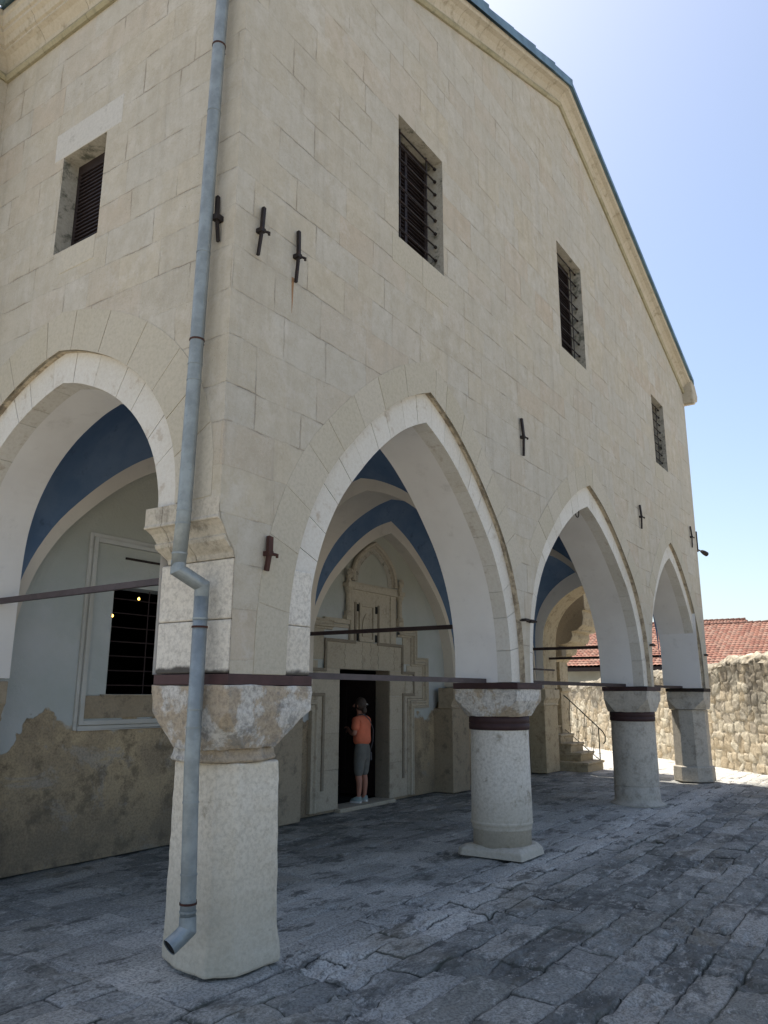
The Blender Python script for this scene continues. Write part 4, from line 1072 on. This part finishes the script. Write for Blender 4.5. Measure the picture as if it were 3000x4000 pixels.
# ================================================================== PERSON
M['skin'] = mk_simple('skin', (.42, .20, .14), .55, var=.12)
M['shirt'] = mk_simple('coral_cotton', (.74, .20, .11), .85, var=.15, scale=6)
M['shorts'] = mk_simple('grey_cotton', (.17, .17, .155), .85, var=.2, scale=9)
M['hair'] = mk_simple('brown_hair', (.07, .05, .04), .6, var=.4, scale=40)
M['shoe'] = mk_simple('pale_teal_shoe', (.30, .38, .37), .7, var=.2)
M['sole'] = mk_simple('white_sole', (.62, .62, .60), .6, var=.05)
M['bagm'] = mk_simple('grey_bag_cloth', (.10, .10, .11), .7)
pe = thing('person', (7.72, 4.26, 0), 'person in coral shirt and grey knee-length shorts seen from behind, facing the dark doorway', 'person')
FL = .045
def skin_mesh(name, joints, edges, mat, parent, lv=2, root=0):
    """joints: list of (pos, rx, ry)"""
    me = bpy.data.meshes.new(name); me.from_pydata([j[0] for j in joints], edges, []); me.update()
    o = bpy.data.objects.new(name, me); COL.objects.link(o)
    md = o.modifiers.new('skin', 'SKIN'); md.use_smooth_shade = True
    for i, j in enumerate(joints):
        me.skin_vertices[0].data[i].radius = (j[1], j[2]); me.skin_vertices[0].data[i].use_root = (i == root)
    sd_ = o.modifiers.new('sub', 'SUBSURF'); sd_.levels = sd_.render_levels = lv
    me.materials.append(M[mat]); adopt(o, parent); return o
# local frame: +y is forwards (towards the door), turned slightly left
px, py = 7.72, 4.26
def L3(x, y, z, a=math.radians(8)):
    return (px+x*math.cos(a)-y*math.sin(a), py+x*math.sin(a)+y*math.cos(a), z*1.035+FL)
J = [(L3(0, 0, .90), .10, .085), (L3(0, 0, 1.05), .125, .095), (L3(0, .01, 1.22), .135, .10), (L3(0, .02, 1.34), .13, .085), (L3(0, .03, 1.42), .055, .055), (L3(0, .045, 1.50), .05, .052),
     (L3(0, .06, 1.58), .078, .092), (L3(0, .055, 1.655), .05, .062),
     (L3(-.17, .02, 1.345), .055, .055), (L3(-.235, .02, 1.10), .043, .043), (L3(-.13, .18, 1.14), .033, .033), (L3(-.06, .23, 1.20), .024, .02),
     (L3(.17, .02, 1.345), .055, .055), (L3(.225, .03, 1.12), .043, .043), (L3(.16, .21, 1.10), .033, .033), (L3(.09, .28, 1.14), .024, .02),
     (L3(-.095, 0, .80), .075, .08), (L3(-.10, .01, .48), .062, .065), (L3(-.105, -.02, .32), .056, .06), (L3(-.105, -.01, .09), .036, .04), (L3(-.11, .06, .045), .038, .03),
     (L3(.095, 0, .80), .075, .08), (L3(.10, .01, .48), .062, .065), (L3(.105, -.02, .32), .056, .06), (L3(.105, -.01, .09), .036, .04), (L3(.115, .06, .045), .038, .03)]
Ed = [(0,1),(1,2),(2,3),(3,4),(4,5),(5,6),(6,7),(3,8),(8,9),(9,10),(10,11),(3,12),(12,13),(13,14),(14,15),(0,16),(16,17),(17,18),(18,19),(19,20),(0,21),(21,22),(22,23),(23,24),(24,25)]
for base, sx in ((11, -1), (15, 1)):     # five fingers on each hand
    hx, hy, hz = J[base][0]
    for k, (dx, dz, ln) in enumerate(((-.022, .012, .06), (-.008, .016, .07), (.007, .014, .066), (.02, .008, .055), (.028*-sx, -.012, .045))):
        i = len(J); J.append(((hx+dx, hy+.03, hz+dz), .009, .009)); J.append(((hx+dx*1.1, hy+.03+ln*.55, hz+dz+.002), .008, .008)); J.append(((hx+dx*1.1, hy+.03+ln*.9, hz+dz-.02), .007, .007))
        Ed += [(base, i), (i, i+1), (i+1, i+2)]
skin_mesh('body', J, Ed, 'skin', pe)
JS = [(L3(0, -.005, .90), .205, .16), (L3(0, -.005, 1.05), .195, .15), (L3(0, .0, 1.22), .195, .145), (L3(0, .01, 1.33), .185, .12), (L3(0, .02, 1.405), .085, .07), (L3(-.175, .01, 1.335), .085, .082), (L3(-.24, .015, 1.16), .078, .078), (L3(.175, .01, 1.335), .085, .082), (L3(.237, .02, 1.16), .078, .078)]
skin_mesh('shirt', JS, [(0,1),(1,2),(2,3),(3,4),(3,5),(5,6),(3,7),(7,8)], 'shirt', pe)
JP = [(L3(0, -.01, 1.04), .18, .13), (L3(0, -.02, .90), .20, .165), (L3(-.092, -.015, .75), .112, .13), (L3(-.10, 0, .56), .092, .10), (L3(-.105, .0, .40), .084, .09), (L3(.092, -.015, .75), .112, .13), (L3(.10, 0, .56), .092, .10), (L3(.105, .0, .40), .084, .09)]
skin_mesh('shorts', JP, [(0,1),(1,2),(2,3),(3,4),(1,5),(5,6),(6,7)], 'shorts', pe)
mb = MB(); hc_ = L3(0, .025, 1.60); mb.lathe([(max(.002, math.sin(t/10*math.pi))*.098, -.125*math.cos(t/10*math.pi)) for t in range(11)], 0, 0, 18, sx=1, sy=1.12)
mb.v = [(x+hc_[0], y+hc_[1], z+hc_[2]) for x, y, z in mb.v]; mb.build('hair', 'hair', pe, smooth=True)
JH = [(L3(0, -.02, 1.57), .085, .06), (L3(.01, -.045, 1.49), .088, .05), (L3(.02, -.045, 1.44), .07, .04)]
skin_mesh('ponytail', JH, [(0,1),(1,2)], 'hair', pe)
mb = MB(); mb.tube([L3(.03+.03*math.cos(t), -.085, 1.585+.02*math.sin(t)) for t in [q*.5 for q in range(6)]], .007, 6); mb.build('hair_clip', 'sole', pe, smooth=True)
for sx in (-1, 1):
    mb = MB(); c = L3(sx*.083, .05, 1.565); mb.tube([(c[0], c[1]-.012, c[2]-.022), (c[0]+sx*.012, c[1]-.012, c[2]), (c[0]+sx*.006, c[1]-.006, c[2]+.024)], [.007, .010, .007], 6)
    mb.build('ear', 'skin', pe, smooth=True)
mb = MB()       # face, turned away into the doorway
mb.tube([L3(0, .145, 1.60), L3(0, .172, 1.565), L3(0, .15, 1.552)], [.010, .015, .010], 8); mb.build('nose', 'skin', pe, smooth=True)
for sx, y_ in ((-1, .06), (1, .05)):
    mb = MB(); P = lambda x, y, z: L3(sx*.115+x, y, z)
    out_ = [(-.035, -.06), (.035, -.06), (.045, .04), (.04, .13), (.0, .16), (-.04, .13), (-.045, .04)]
    l0 = [P(x*1.0, y, 0) for x, y in out_]; l1 = [P(x*1.0, y, .028) for x, y in out_]; l2 = [P(x*.82, -.05+(y+.05)*.86, .065) for x, y in out_]; l3 = [P(x*.7, -.045+(y+.05)*.35, .10) for x, y in out_]
    mb.strip(l1, l2, closed=True); mb.strip(l2, l3, closed=True); mb.add(l3, [tuple(range(7))]); sh = mb.build('shoe', 'shoe', pe, smooth=True)
    mb = MB(); mb.strip(l0, l1, closed=True); mb.add(l1, [tuple(range(7))]); mb.build('sole', 'sole', sh)
bgt = thing('shoulder_bag', (px+.2, py, .9), 'small grey bag on a thin strap at the hip of the person in coral', 'bag')
mb = MB(); q = [(.20, -.09, .86), (.245, -.09, .86), (.26, -.02, .84), (.26, .09, .84), (.21, .09, .84)]
b0_ = [L3(x, y, .66) for x, y, z in q]; b1_ = [L3(x*.99, y*.95, .80) for x, y, z in q]
mb.strip(b0_, b1_, closed=True); mb.add(b0_, [tuple(range(5))]); mb.add(b1_, [tuple(range(5))]); mb.build('pouch', 'bagm', bgt, bevel=.015)
mb = MB(); mb.tube([L3(.225, -.05, .80), L3(.205, -.12, .98), L3(.13, -.165, 1.18), L3(.03, -.14, 1.34), L3(-.06, -.07, 1.435), L3(-.09, .02, 1.43)], .009, 6); mb.build('strap', 'bagm', bgt)
